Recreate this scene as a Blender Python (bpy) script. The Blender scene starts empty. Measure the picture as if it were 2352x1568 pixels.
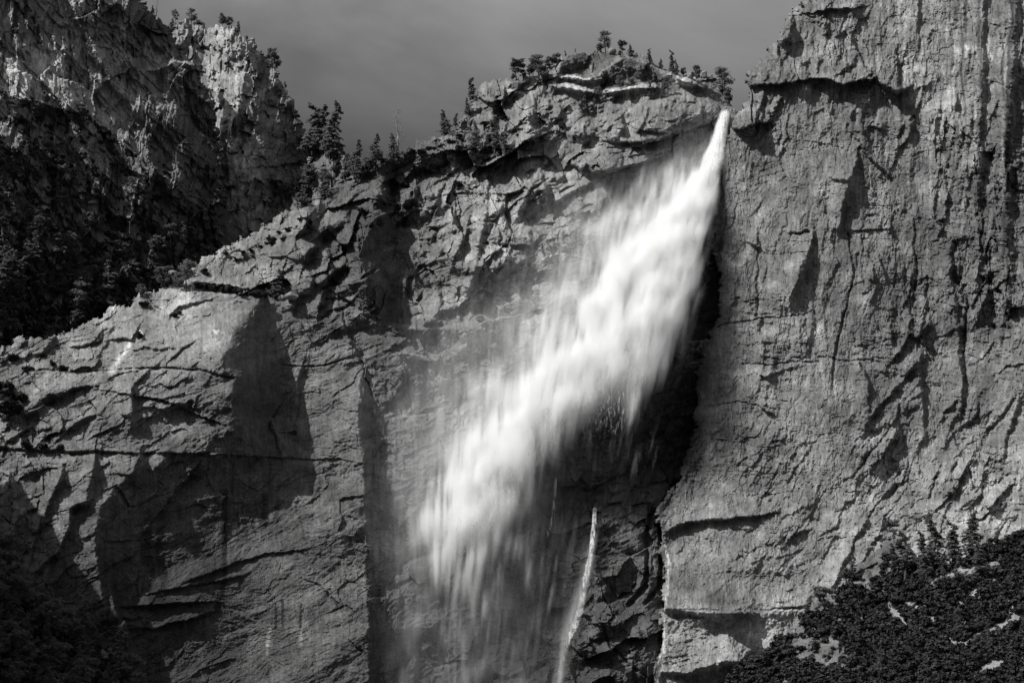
import bpy, math, random
import numpy as np
from mathutils import Vector, Matrix

# ------------------------------------------------------------------ camera, sky, sun, exposure
sc = bpy.context.scene
COL = sc.collection
PITCH = math.radians(18.0)
FPX = 4030.0                      # focal length in units of 1/2352 of the picture width
CAM = np.array([0.0, 0.0, 1.6])
cam_d = bpy.data.cameras.new('camera'); cam_o = bpy.data.objects.new('camera', cam_d); COL.objects.link(cam_o)
cam_o.location = CAM; cam_o.rotation_euler = (math.pi/2 + PITCH, 0, 0)
cam_d.sensor_width = 36.0; cam_d.lens = 36.0*FPX/2352.0; cam_d.clip_start = 1.0; cam_d.clip_end = 60000.0
sc.camera = cam_o

SUN = Vector((-0.60, -0.36, 0.72)).normalized()
sun_d = bpy.data.lights.new('sun', 'SUN'); sun_o = bpy.data.objects.new('sun', sun_d); COL.objects.link(sun_o)
sun_d.energy = 4.9; sun_d.angle = math.radians(0.5); sun_d.color = (1.0, 0.995, 0.985)
sun_o.location = (-800, -400, 1500); sun_o.rotation_euler = SUN.to_track_quat('Z', 'Y').to_euler()

world = bpy.data.worlds.new('World'); sc.world = world; world.use_nodes = True
wn = world.node_tree; wbg = wn.nodes['Background']
def wnode(t, **k):
    n = wn.nodes.new(t)
    for a, v in k.items(): setattr(n, a, v)
    return n
sky = wnode('ShaderNodeTexSky', sky_type='NISHITA'); sky.sun_disc = False
sky.sun_elevation = math.asin(SUN.z); sky.sun_rotation = math.atan2(SUN.x, SUN.y)
bw = wnode('ShaderNodeRGBToBW'); wn.links.new(sky.outputs[0], bw.inputs[0])
geo = wnode('ShaderNodeTexCoord'); sepw = wnode('ShaderNodeSeparateXYZ'); wn.links.new(geo.outputs['Generated'], sepw.inputs[0])
# thin high cloud veil: soft noise, thicker with height above the rim
cn = wnode('ShaderNodeTexNoise'); cn.inputs['Scale'].default_value = 2.7; cn.inputs['Detail'].default_value = 6.0; cn.inputs['Roughness'].default_value = 0.55; cn.inputs['Distortion'].default_value = 0.4
mapw = wnode('ShaderNodeMapping'); mapw.inputs['Scale'].default_value = (1.0, 1.0, 2.2); mapw.inputs['Rotation'].default_value = (0.3, 0.2, 0.4); mapw.inputs['Location'].default_value = (0.4, 0.1, 0.0)
wn.links.new(geo.outputs['Generated'], mapw.inputs[0]); wn.links.new(mapw.outputs[0], cn.inputs['Vector'])
el = wnode('ShaderNodeMapRange', interpolation_type='SMOOTHSTEP')
el.inputs[1].default_value = 0.38; el.inputs[2].default_value = 0.50; el.inputs[3].default_value = 0.25; el.inputs[4].default_value = 1.20
wn.links.new(sepw.outputs[2], el.inputs[0])
cm = wnode('ShaderNodeMapRange'); cm.inputs[1].default_value = 0.35; cm.inputs[2].default_value = 0.70; cm.inputs[3].default_value = 0.55; cm.inputs[4].default_value = 1.42
wn.links.new(cn.outputs[0], cm.inputs[0])
mul = wnode('ShaderNodeMath', operation='MULTIPLY'); wn.links.new(el.outputs[0], mul.inputs[0]); wn.links.new(cm.outputs[0], mul.inputs[1])
mul2 = wnode('ShaderNodeMath', operation='MULTIPLY'); wn.links.new(mul.outputs[0], mul2.inputs[0]); wn.links.new(bw.outputs[0], mul2.inputs[1])
wn.links.new(mul2.outputs[0], wbg.inputs[0]); wbg.inputs[1].default_value = 0.15

sc.view_settings.view_transform = 'Standard'; sc.view_settings.look = 'None'
sc.view_settings.exposure = 0.0; sc.view_settings.gamma = 1.0; sc.view_settings.use_curve_mapping = False
sc.cycles.volume_bounces = 12; sc.cycles.volume_step_rate = 6.0; sc.cycles.max_bounces = 14
sc.cycles.adaptive_threshold = 0.05; sc.cycles.diffuse_bounces = 2; sc.cycles.transparent_max_bounces = 32

rng = random.Random(7)

# ------------------------------------------------------------------ helpers
def tag(o, label=None, cat=None, group=None, kind=None):
    if label: o['label'] = label
    if cat: o['category'] = cat
    if group: o['group'] = group
    if kind: o['kind'] = kind
    return o

cth, sth = math.cos(PITCH), math.sin(PITCH)
def ray(px, py):
    """direction with unit depth along the view axis, for picture position (2352 x 1568)"""
    xr = (px - 1176.0)/FPX; yr = -(py - 784.0)/FPX
    return xr, cth - yr*sth, sth + yr*cth
def at(px, py, d):
    x, y, z = ray(px, py)
    return CAM[0] + x*d, CAM[1] + y*d, CAM[2] + z*d
def plane_depth(px, py, px0, py0, d0, n):
    """depth at which the view ray meets the plane with normal n through the point at (px0, py0, d0)"""
    p0 = np.array(at(px0, py0, d0)) - CAM
    x, y, z = ray(px, py)
    return (n[0]*p0[0] + n[1]*p0[1] + n[2]*p0[2])/(n[0]*x + n[1]*y + n[2]*z)

def h32(ix, iy, seed):
    h = ix.astype(np.int64).astype(np.uint32)*np.uint32(374761393) + iy.astype(np.int64).astype(np.uint32)*np.uint32(668265263) + np.uint32((seed*2246822519 + 12345) & 0xffffffff)
    h ^= h >> np.uint32(13); h *= np.uint32(1274126177); h ^= h >> np.uint32(16); h *= np.uint32(2246822519); h ^= h >> np.uint32(15)
    return h
def u01(h): return (h & np.uint32(0xffffff)).astype(np.float32)/np.float32(16777216.0)
def perlin(x, y, seed=0):
    xi = np.floor(x); yi = np.floor(y); xf = (x-xi).astype(np.float32); yf = (y-yi).astype(np.float32)
    u = xf*xf*xf*(xf*(xf*6-15)+10); v = yf*yf*yf*(yf*(yf*6-15)+10)
    def g(a, b):
        t = u01(h32(xi+a, yi+b, seed))*np.float32(6.2831853)
        return np.cos(t)*(xf-a) + np.sin(t)*(yf-b)
    a = g(0, 0); b = g(1, 0); c = g(0, 1); d = g(1, 1)
    return (a + u*(b-a) + v*((c + u*(d-c)) - (a + u*(b-a))))*1.5
def fbm(x, y, oct=4, seed=0, rough=0.5):
    s = 0; a = 1.0; t = 0
    for i in range(oct):
        s = s + a*perlin(x, y, seed+i*17); t += a; a *= rough; x = x*2.03+5.1; y = y*2.03+3.7
    return s/t
def ridged(x, y, oct=4, seed=0, rough=0.55):
    s = 0; a = 1.0; t = 0
    for i in range(oct):
        s = s + a*(1-np.abs(perlin(x, y, seed+i*17))*1.6); t += a; a *= rough; x = x*2.07+5.1; y = y*2.07+3.7
    return s/t
def chisel(x, y, seed, tilt=0.9, off=0.5, slope=1.1, jit=0.9):
    """angular rock: highest of a set of tilted, tapering blocks; returns height and edge gap"""
    xi = np.floor(x); yi = np.floor(y)
    best = np.full(x.shape, -9.0, np.float32); sec = best.copy()
    for a in (-1, 0, 1):
        for b in (-1, 0, 1):
            cx = xi+a; cy = yi+b
            h1 = h32(cx, cy, seed); h2 = h32(cx, cy, seed+101); h3 = h32(cx, cy, seed+202)
            r1 = u01(h1); r2 = u01(h2); r3 = u01(h3); r4 = u01(h1*np.uint32(7919)+np.uint32(31)); r5 = u01(h2*np.uint32(104729)+np.uint32(77))
            dx = x-(cx+0.5+(r1-0.5)*jit); dy = y-(cy+0.5+(r2-0.5)*jit)
            ca = np.cos(r5*3.1416); sa = np.sin(r5*3.1416)
            p = np.abs(dx*ca+dy*sa); q = np.abs(dy*ca-dx*sa)
            v = (r3-0.5)*off*2 + (r4-0.5)*tilt*2*dx + (r5-0.5)*tilt*2*dy - slope*np.maximum(p, q)**1.15
            v = v.astype(np.float32)
            sec = np.maximum(sec, np.minimum(best, v)); best = np.maximum(best, v)
    return best, best-sec
def blocks(x, y, seed, jit=0.8):
    """jointed rock: cells with a flat offset and tilt each; returns height and distance to joint"""
    xi = np.floor(x); yi = np.floor(y)
    f1 = np.full(x.shape, 9.0, np.float32); f2 = f1.copy(); hv = np.zeros(x.shape, np.float32)
    for a in (-1, 0, 1):
        for b in (-1, 0, 1):
            cx = xi+a; cy = yi+b
            h1 = h32(cx, cy, seed); h2 = h32(cx, cy, seed+101)
            r1 = u01(h1); r2 = u01(h2); r3 = u01(h1*np.uint32(7919)+np.uint32(31)); r4 = u01(h2*np.uint32(104729)+np.uint32(77)); r5 = u01(h1*np.uint32(15485863)+np.uint32(5))
            dx = x-(cx+0.5+(r1-0.5)*jit); dy = y-(cy+0.5+(r2-0.5)*jit)
            dd = np.maximum(np.abs(dx), np.abs(dy))*0.6+0.4*np.sqrt(dx*dx+dy*dy)
            v = (r3-0.5) + (r4-0.5)*1.6*dx + (r5-0.5)*1.6*dy
            closer = dd < f1
            f2 = np.where(closer, f1, np.minimum(f2, dd)); hv = np.where(closer, v, hv); f1 = np.where(closer, dd, f1)
    return hv.astype(np.float32), (f2-f1).astype(np.float32)
def sstep(a, b, x):
    t = np.clip((x-a)/(b-a), 0, 1); return t*t*(3-2*t)
def inpoly(x, y, poly):
    c = np.zeros(x.shape, bool); n = len(poly)
    for i in range(n):
        x0, y0 = poly[i][:2]; x1, y1 = poly[(i+1) % n][:2]
        if y0 == y1: continue
        k = ((y0 > y) != (y1 > y)) & (x < (x1-x0)*(y-y0)/(y1-y0)+x0)
        c ^= k
    return c

def roughen(poly, seed, k=.16, lo=7):
    """broken rock edge: fractal subdivision of an outline"""
    r = random.Random(seed); P = [p[:2] for p in poly]
    for it in range(6):
        Q = []
        for i, p in enumerate(P):
            q = P[(i+1) % len(P)]; Q.append(p); dx, dy = q[0]-p[0], q[1]-p[1]; ln = math.hypot(dx, dy)
            if lo < ln < 130: t = r.uniform(.35, .65); o = max(-7, min(7, r.gauss(0, k)*ln)); Q.append((p[0]+dx*t-dy/ln*o, p[1]+dy*t+dx/ln*o))
            elif ln >= 130: Q.append((p[0]+dx*.5, p[1]+dy*.5))
        P = Q
    return P
class Layer:
    """a rock face: grid of depths over picture positions, shaped by features given in metres"""
    def __init__(s, x0, x1, y0, y1, step, seed, wob=3.0):
        s.x0, s.y0, s.step, s.seed = x0, y0, step, seed
        s.nx = int((x1-x0)/step)+1; s.ny = int((y1-y0)/step)+1
        s.PX, s.PY = np.meshgrid(x0+np.arange(s.nx, dtype=np.float32)*step, y0+np.arange(s.ny, dtype=np.float32)*step)
        s.h = np.zeros_like(s.PX); s.alb = np.ones_like(s.PX)
        w = wob
        s.WX = s.PX + w*2.2*fbm(s.PX/60, s.PY/60, 4, seed+900, .6) + w*.5*perlin(s.PX/7, s.PY/7, seed+905)
        s.WY = s.PY + w*2.2*fbm(s.PX/60, s.PY/60, 4, seed+950, .6) + w*.5*perlin(s.PX/7, s.PY/7, seed+955)
        s.X = (s.PX-1176)*0.2978; s.Z = (784-s.PY)*0.2978
    def field(s, pts):
        """smooth map through (x, y, value) points"""
        P = np.array(pts, float); q = P[:, :2]/1000.0; n = len(q)
        def K(r2): return np.sqrt(r2+0.0004)
        A = np.zeros((n+1, n+1)); A[:n, :n] = K(((q[:, None]-q[None])**2).sum(2)); A[:n, n] = 1; A[n, :n] = 1
        A[:n, :n] += np.eye(n)*1e-4
        w = np.linalg.solve(A, np.append(P[:, 2], 0))
        k = 8; gx = s.PX[::k, ::k]; gy = s.PY[::k, ::k]
        gx = np.concatenate([gx, gx[:, -1:]+k*s.step], 1); gx = np.concatenate([gx, gx[-1:]], 0)
        gy = np.concatenate([gy, gy[:, -1:]], 1); gy = np.concatenate([gy, gy[-1:]+k*s.step], 0)
        v = np.full(gx.shape, w[n])
        for i in range(n): v += w[i]*K((gx/1000-q[i, 0])**2+(gy/1000-q[i, 1])**2)
        ii = np.arange(s.ny)/k; jj = np.arange(s.nx)/k
        i0 = np.minimum(ii.astype(int), v.shape[0]-2); j0 = np.minimum(jj.astype(int), v.shape[1]-2)
        fi = (ii-i0)[:, None]; fj = (jj-j0)[None]
        a = v[i0][:, j0]; b = v[i0][:, j0+1]; c = v[i0+1][:, j0]; d = v[i0+1][:, j0+1]
        return ((a*(1-fj)+b*fj)*(1-fi)+(c*(1-fj)+d*fj)*fi).astype(np.float32)
    def sub(s, xs, ys, pad):
        a = max(0, int((min(xs)-pad-s.x0)/s.step)); b = min(s.nx, int((max(xs)+pad-s.x0)/s.step)+2)
        c = max(0, int((min(ys)-pad-s.y0)/s.step)); d = min(s.ny, int((max(ys)+pad-s.y0)/s.step)+2)
        return slice(c, max(c, d)), slice(a, max(a, b))
    def near(s, pts, sl, warp=True):
        X = (s.WX if warp else s.PX)[sl]; Y = (s.WY if warp else s.PY)[sl]
        best = np.full(X.shape, 1e9, np.float32); sg = np.zeros_like(best); vals = [np.zeros_like(best) for _ in pts[0][2:]]
        for p, q in zip(pts[:-1], pts[1:]):
            dx = q[0]-p[0]; dy = q[1]-p[1]; L = dx*dx+dy*dy+1e-6
            t0 = ((X-p[0])*dx+(Y-p[1])*dy)/L; t = np.clip(t0, 0, 1)
            ex = X-p[0]-t*dx; ey = Y-p[1]-t*dy; d = ex*ex+ey*ey
            m = d < best; best = np.where(m, d, best)
            sg = np.where(m, np.sign(ex*dy-ey*dx), sg)
            for i in range(len(vals)): vals[i] = np.where(m, p[2+i]+(q[2+i]-p[2+i])*t, vals[i])
        return np.sqrt(best), sg, vals
    def scarp(s, pts, L=60.0, k=1.0):
        """step along a line: rock stands proud by H metres on the left hand of travel and falls away over w on the right"""
        pts = [(p[0], p[1], p[2]*k, p[3]) for p in pts]
        W = max(p[3] for p in pts)
        sl = s.sub([p[0] for p in pts], [p[1] for p in pts], max(W+8, 2.6*L)+10)
        d, sg, (H, w) = s.near(pts, sl)
        if d.size == 0: return
        fade = sstep(0, 1, 1-d/(2.6*L))
        up = H*np.exp(-d/L)*fade; dn = H*(1-sstep(0, 1, np.clip(d/w, 0, 1)*.75+.25*np.clip(d/w, 0, 1)))
        s.h[sl] += np.where(sg >= 0, up, dn)
    def groove(s, pts, k=1.0, prof=0.6):
        W = max(p[3] for p in pts)
        sl = s.sub([p[0] for p in pts], [p[1] for p in pts], W+12)
        d, sg, (H, w) = s.near(pts, sl)
        if d.size == 0: return
        s.h[sl] -= k*H*np.clip(1-d/w, 0, 1)**prof
    def bump(s, cx, cy, rx, ry, ang, H, pw=0.5):
        R = max(rx, ry); sl = s.sub([cx], [cy], R+10)
        X = s.WX[sl]-cx; Y = s.WY[sl]-cy; a = math.radians(ang); c, q = math.cos(a), math.sin(a)
        u = (X*c+Y*q)/rx; v = (-X*q+Y*c)/ry
        s.h[sl] += H*np.clip(1-u*u-v*v, 0, 1)**pw
    def stain(s, pts, val, soft=1.0):
        """rock colour (water marks, wet rock, fresh scars, painted shade): multiply towards val along a line with half width w"""
        W = max(p[2] for p in pts)
        sl = s.sub([p[0] for p in pts], [p[1] for p in pts], W+12)
        d, sg, (w,) = s.near(pts, sl)
        if d.size == 0: return
        m = 1-sstep(0, 1, np.clip((d-w*(1-soft))/(w*soft+1e-3), 0, 1))
        s.alb[sl] *= 1+(val-1)*m
    def patch(s, poly, val):
        sl = s.sub([p[0] for p in poly], [p[1] for p in poly], 12)
        m = inpoly(s.WX[sl], s.WY[sl], poly); s.alb[sl] = np.where(m, s.alb[sl]*val, s.alb[sl])
    def build(s, name, mat, poly, depth, round_px=9.0, round_m=16.0, back=90.0):
        """poly: outline of the face; the edge rolls back, and a skirt gives the face its thickness"""
        poly = roughen(poly, s.seed)
        s.mask = inpoly(s.WX*.6+s.PX*.4+1.2*perlin(s.PX/5, s.PY/5, s.seed+77)+5*blocks(s.PX/13, s.PY/9, s.seed+78)[0], s.WY*.6+s.PY*.4+7*blocks(s.PX/10, s.PY/12, s.seed+79)[0]+7*blocks(s.PX/24, s.PY/24, s.seed+80)[0], poly)
        # distance inside the outline, by repeated erosion
        D = np.zeros_like(s.h); m = s.mask.copy(); n = int(round_px/s.step*1.5)+2
        for i in range(n):
            D += m
            mm = m.copy(); mm[1:] &= m[:-1]; mm[:-1] &= m[1:]; mm[:, 1:] &= m[:, :-1]; mm[:, :-1] &= m[:, 1:]
            m = mm
        t = np.clip(1-(D/n), 0, 1)
        s.h -= round_m*(t**2.2)
        s.d = depth - s.h*1.0
        x, y, z = at(s.PX, s.PY, s.d)
        co = np.stack([x, y, z], -1).astype(np.float32)
        q = s.mask[:-1, :-1] & s.mask[1:, :-1] & s.mask[:-1, 1:] & s.mask[1:, 1:]
        used = np.zeros_like(s.mask); used[:-1, :-1] |= q; used[1:, :-1] |= q; used[:-1, 1:] |= q; used[1:, 1:] |= q
        idx = -np.ones(s.mask.shape, np.int64); idx[used] = np.arange(used.sum())
        V = co[used]; A = s.alb[used]
        f = np.stack([idx[:-1, :-1][q], idx[1:, :-1][q], idx[1:, 1:][q], idx[:-1, 1:][q]], -1)
        # boundary edges -> skirt
        E = []
        qp = np.pad(q, 1)
        up = qp[1:-1, 1:-1] & ~qp[:-2, 1:-1]; E.append((idx[:-1, 1:][up], idx[:-1, :-1][up]))
        dn = qp[1:-1, 1:-1] & ~qp[2:, 1:-1]; E.append((idx[1:, :-1][dn], idx[1:, 1:][dn]))
        lf = qp[1:-1, 1:-1] & ~qp[1:-1, :-2]; E.append((idx[:-1, :-1][lf], idx[1:, :-1][lf]))
        rt = qp[1:-1, 1:-1] & ~qp[1:-1, 2:]; E.append((idx[1:, 1:][rt], idx[:-1, 1:][rt]))
        ea = np.concatenate([e[0] for e in E]); eb = np.concatenate([e[1] for e in E])
        bv = np.unique(np.concatenate([ea, eb])); mp = -np.ones(len(V), np.int64); mp[bv] = len(V)+np.arange(len(bv))
        B = V[bv].copy(); rel = B-CAM.astype(np.float32); kx = rel[:, 0]/rel[:, 1]; kz = rel[:, 2]/rel[:, 1]
        B[:, 1] += back; B[:, 0] += back*kx; B[:, 2] += back*kz-back*.02
        V = np.concatenate([V, B]); A = np.concatenate([A, A[bv]])
        f = np.concatenate([f, np.stack([eb, ea, mp[ea], mp[eb]], -1)])
        me = bpy.data.meshes.new(name)
        me.vertices.add(len(V)); me.vertices.foreach_set('co', V.astype(np.float32).ravel())
        me.loops.add(f.size); me.loops.foreach_set('vertex_index', f.astype(np.int32).ravel())
        me.polygons.add(len(f)); me.polygons.foreach_set('loop_start', np.arange(0, f.size, 4, dtype=np.int32))
        at_ = me.attributes.new('alb', 'FLOAT', 'POINT'); at_.data.foreach_set('value', A.astype(np.float32))
        sf = me.attributes.new('sharp_face', 'BOOLEAN', 'FACE'); sf.data.foreach_set('value', np.ones(len(f), bool))
        me.update(calc_edges=True); me.materials.append(mat)
        o = bpy.data.objects.new(name, me); COL.objects.link(o); o['kind'] = 'structure'
        s.obj = o; return o
    def pt(s, px, py, lift=0.0):
        j = min(s.nx-1, max(0, int(round((px-s.x0)/s.step)))); i = min(s.ny-1, max(0, int(round((py-s.y0)/s.step))))
        return Vector(at(px, py, float(s.d[i, j])-lift))
    def depth_at(s, px, py):
        j = min(s.nx-1, max(0, int(round((px-s.x0)/s.step)))); i = min(s.ny-1, max(0, int(round((py-s.y0)/s.step))))
        return float(s.d[i, j])

# ------------------------------------------------------------------ materials (the photograph is black and white)
def mat_new(name):
    m = bpy.data.materials.new(name); m.use_nodes = True; nt = m.node_tree
    return m, nt, nt.nodes['Principled BSDF']
def rock_mat(name, base, rough=0.85, spec=0.3, fine=1.0):
    m, nt, b = mat_new(name); N = nt.nodes.new; L = nt.links.new
    a = N('ShaderNodeAttribute'); a.attribute_name = 'alb'
    tc = N('ShaderNodeTexCoord')
    n1 = N('ShaderNodeTexNoise'); n1.inputs['Scale'].default_value = 0.9; n1.inputs['Detail'].default_value = 5; n1.inputs['Roughness'].default_value = .7
    n2 = N('ShaderNodeTexNoise'); n2.inputs['Scale'].default_value = 0.08; n2.inputs['Detail'].default_value = 4
    for n in (n1, n2): L(tc.outputs['Object'], n.inputs['Vector'])
    r1 = N('ShaderNodeMapRange'); r1.inputs[1].default_value = .3; r1.inputs[2].default_value = .7; r1.inputs[3].default_value = .62; r1.inputs[4].default_value = 1.38; L(n1.outputs[0], r1.inputs[0])
    r2 = N('ShaderNodeMapRange'); r2.inputs[1].default_value = .3; r2.inputs[2].default_value = .7; r2.inputs[3].default_value = .8; r2.inputs[4].default_value = 1.2; L(n2.outputs[0], r2.inputs[0])
    def mu(p, q):
        x = N('ShaderNodeMath'); x.operation = 'MULTIPLY'
        L(p, x.inputs[0])
        if isinstance(q, float): x.inputs[1].default_value = q
        else: L(q, x.inputs[1])
        return x.outputs[0]
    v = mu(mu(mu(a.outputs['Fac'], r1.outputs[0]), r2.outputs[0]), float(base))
    L(v, b.inputs['Base Color']); b.inputs['Roughness'].default_value = rough; b.inputs['Specular IOR Level'].default_value = spec
    bp = N('ShaderNodeBump'); bp.inputs['Distance'].default_value = 0.6*fine; bp.inputs['Strength'].default_value = 0.6
    n3 = N('ShaderNodeTexNoise'); n3.inputs['Scale'].default_value = 0.8; n3.inputs['Detail'].default_value = 6; n3.inputs['Roughness'].default_value = .65; L(tc.outputs['Object'], n3.inputs['Vector'])
    L(n3.outputs[0], bp.inputs['Height']); L(bp.outputs[0], b.inputs['Normal'])
    return m
def plain_mat(name, base, var=.3, scale=1.0, rough=.9, spec=.2):
    m, nt, b = mat_new(name); N = nt.nodes.new; L = nt.links.new
    tc = N('ShaderNodeTexCoord'); n1 = N('ShaderNodeTexNoise'); n1.inputs['Scale'].default_value = scale; n1.inputs['Detail'].default_value = 4; L(tc.outputs['Object'], n1.inputs['Vector'])
    r1 = N('ShaderNodeMapRange'); r1.inputs[1].default_value = .3; r1.inputs[2].default_value = .7; r1.inputs[3].default_value = base*(1-var); r1.inputs[4].default_value = base*(1+var); L(n1.outputs[0], r1.inputs[0])
    L(r1.outputs[0], b.inputs['Base Color']); b.inputs['Roughness'].default_value = rough; b.inputs['Specular IOR Level'].default_value = spec
    return m
M_ROCK = rock_mat('granite', 0.20)
M_ROCKR = rock_mat('granite_wall', 0.162)
M_FAR = rock_mat('far_granite', 0.22, fine=1.6)
M_SLOPE = rock_mat('slope_ground', 0.30)
def leaf_mat(name, base, trans, scale):
    m = plain_mat(name, base, .5, scale); nt = m.node_tree; b = nt.nodes['Principled BSDF']; o = nt.nodes['Material Output']
    t = nt.nodes.new('ShaderNodeBsdfTranslucent'); t.inputs[0].default_value = (trans, trans, trans, 1); x = nt.nodes.new('ShaderNodeMixShader'); x.inputs[0].default_value = .4
    nt.links.new(b.outputs[0], x.inputs[1]); nt.links.new(t.outputs[0], x.inputs[2]); nt.links.new(x.outputs[0], o.inputs['Surface']); return m
M_NEEDLE = leaf_mat('pine_needles', 0.15, .25, .6)
M_LEAF = plain_mat('shrub_leaves', 0.032, .75, .16)
M_LEAFL = plain_mat('pale_shrub_leaves', 0.10, .5, .5)
M_BARK = plain_mat('bark', 0.09, .4, 1.5)
M_DEAD = plain_mat('weathered_wood', 0.28, .3, 1.5)

def joints(L, n, poly, ang, spread, len0, len1, H0, H1, w0, w1, seed, Lk=28):
    """long broken joint edges: each a crooked scarp, ang measured from the horizontal, pointing up to the right"""
    r = random.Random(seed); xs = [p[0] for p in poly]; ys = [p[1] for p in poly]; k = 0
    while k < n:
        x = r.uniform(min(xs), max(xs)); y = r.uniform(min(ys), max(ys))
        if not inpoly(np.array([x]), np.array([y]), poly)[0]: continue
        k += 1; a = math.radians(r.gauss(ang, spread)); ln = len0+(len1-len0)*r.random()**1.8; H = H0+(H1-H0)*r.random()**1.7*(.5+.5*ln/len1); m = max(3, int(ln/16)); pts = []
        for i in range(m+1):
            t = i/m; e = min(1, 3.2*t, 3.2*(1-t)); pts.append((x, y, H*e*r.uniform(.6, 1.2), max(1.6, (w0+(w1-w0)*r.random())*(.3+.7*e))))
            st = ln/m; b = a+r.gauss(0, .28)+(r.choice((-1, 1))*.9 if r.random() < .12 else 0); x += math.cos(b)*st; y -= math.sin(b)*st
        L.scarp(pts, L=Lk)
def streaks(L, seed, fx=0.35, fz=0.006, lo=.1, hi=.5):
    n = fbm(L.X*fx + 2*fbm(L.X*.02, L.Z*.02, 2, seed+3), L.Z*fz, 4, seed, .65)
    return sstep(lo, hi, n)
def mottle(L, X, Z, seed, k=1.0):
    w = 3*fbm(X/9, Z/9, 3, seed+7)
    n = .75*fbm((X+w)/24, (Z+w)/19, 4, seed) + .5*fbm((X+w)/5.5, (Z-w)/4.5, 4, seed+1, .6) + .22*fbm(X/1.6, Z/1.6, 2, seed+2) + .42*fbm((X+w*.4)/1.9, Z/18, 3, seed+3)
    L.alb *= np.exp(n*k)
def rot(L, ang):
    a = math.radians(ang); c, q = math.cos(a), math.sin(a)
    return L.X*c+L.Z*q, -L.X*q+L.Z*c

# ------------------------------------------------------------------ rock faces
STEP = 2.25
# ---- the central wall with the rim, the summit knob and the left dome
D = Layer(-170, 1800, 60, 1760, STEP, 11)
base = plane_depth(D.PX, D.PY, 1176, 784, 1200.0, (0.0, -1.0, 0.30)).astype(np.float32)
X, Z = D.X, D.Z
# big forms, metres towards the camera
D.h += D.field([(0, 780, 40), (0, 1000, 60), (0, 1300, 70), (100, 1500, 60), (300, 700, 20), (300, 900, 45), (300, 1200, 44), (230, 1100, 60), (420, 690, 14), (500, 800, 30),
    (450, 1000, 34), (350, 1400, 30), (450, 1300, 24), (560, 1200, 12), (500, 1110, 26), (400, 1110, 34), (640, 1110, 12), (560, 1500, 8), (300, 1500, 34), (650, 900, 0), (750, 900, 4), (760, 1200, 10), (760, 1500, 18), (830, 760, 8),
    (900, 900, -4), (900, 1200, -10), (900, 1500, -6), (640, 560, 0), (500, 620, -8), (760, 480, -6), (880, 560, -14), (1000, 560, 0), (1100, 450, 10), (1000, 720, 6), (1000, 400, -5),
    (1200, 620, 18), (1300, 560, 20), (1300, 420, 12), (1200, 300, 5), (1100, 300, 0), (1400, 300, 20), (1500, 300, 14), (1400, 180, -12), (1200, 200, -15), (1600, 220, -12),
    (1450, 480, 12), (1550, 500, 0), (1620, 420, -14), (1650, 300, -6), (1300, 800, 10), (1100, 900, 0), (1450, 800, -8), (1560, 750, -30), (1700, 600, -60), (1650, 900, -50), (1780, 800, -70),
    (1500, 1000, -30), (1560, 1080, -60), (1100, 1200, -8), (1300, 1150, 0), (1400, 1250, 14), (1480, 1250, 12), (1300, 1400, 0), (1420, 1450, 20), (1200, 1500, -10), (1000, 1500, -12), (1500, 1500, 24), (1600, 1500, -20), (1700, 1300, -60)])
h0 = D.h.copy()
knob = D.field([(1200, 250, 1), (1100, 270, 1), (1330, 260, 1.0), (1320, 150, .3), (1440, 170, .28), (1180, 205, .6), (1400, 280, .35), (1560, 260, .22), (1630, 210, .4), (1250, 330, .9), (1000, 330, .7), (900, 400, .8), (1500, 330, .35), (1100, 430, .7), (800, 450, .8), (700, 520, 1.0), (700, 640, .8), (820, 600, 1.1), (1000, 600, .75), (1350, 480, .6),
    (1250, 600, .35), (900, 650, .5), (960, 760, .7), (1080, 760, .7), (700, 800, .12), (720, 950, .06), (400, 800, .07), (300, 900, .1), (450, 950, .12), (100, 850, .5), (100, 1000, .25), (200, 1200, .15), (400, 1150, .2), (250, 760, .08), (500, 1300, .1), (700, 1300, .05), (600, 1500, .05),
    (900, 1000, .2), (900, 1300, .3), (1100, 1000, .2), (1300, 1300, .5), (1420, 1300, .5), (1420, 1500, .8), (1550, 1500, .6), (1500, 700, .2), (1500, 900, .3)])
knob = np.clip(knob, 0.03, 1.1)*(.3+1.0*sstep(-.35, .45, fbm(X/38, Z/38, 3, 19)))
wx = 7*fbm(X/40, Z/40, 3, 5); wz = 7*fbm(X/40, Z/40, 3, 6)
u, v = rot(D, 24)                       # joints rise to the right
c1, e1 = chisel((u+wx)/44, (v+wz)/30, 21)
c2, e2 = chisel((X*.96+Z*.25+wx)/15, (Z*.96-X*.25+wz)/22, 31)
c3, e3 = chisel((X+wx)/6.5, (Z-X*.3+wz)/8.5, 41)
c4, e4 = chisel((u+wz)/2.9, (v+wx)/2.2, 51)
b1, j1 = blocks((u+wx*1.3)/26, (v+wz*1.3)/17, 24); b2, j2 = blocks((X+Z*.2+wx)/9.5, (Z-X*.25+wz)/12, 34); b3, j3 = blocks((X+wz)/4.2, (Z+X*.3+wx)/4.8, 44)
rg = .22+1.25*sstep(-.28, .42, fbm(X/55+3, Z/45, 4, 90, .6))
D.h += c1*(3.5+21*knob) + c2*(.3+11*knob)*(.5+.5*rg) + (c3*(.4+3.4*knob) + c4*(.25+1.2*knob))*rg
D.h += b1*(2.4+19*knob) + b2*(.8+8*knob)*(.5+.5*rg) + b3*(.5+2.8*knob)*rg
gate = sstep(.0, .5, fbm(X/50, Z/50, 3, 88))
for j, w, dp in ((j1, .05, 2.4), (j2, .07, 1.2)): D.h -= dp*(.12+knob)*gate*(1-np.clip(j/w, 0, 1))
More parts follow.
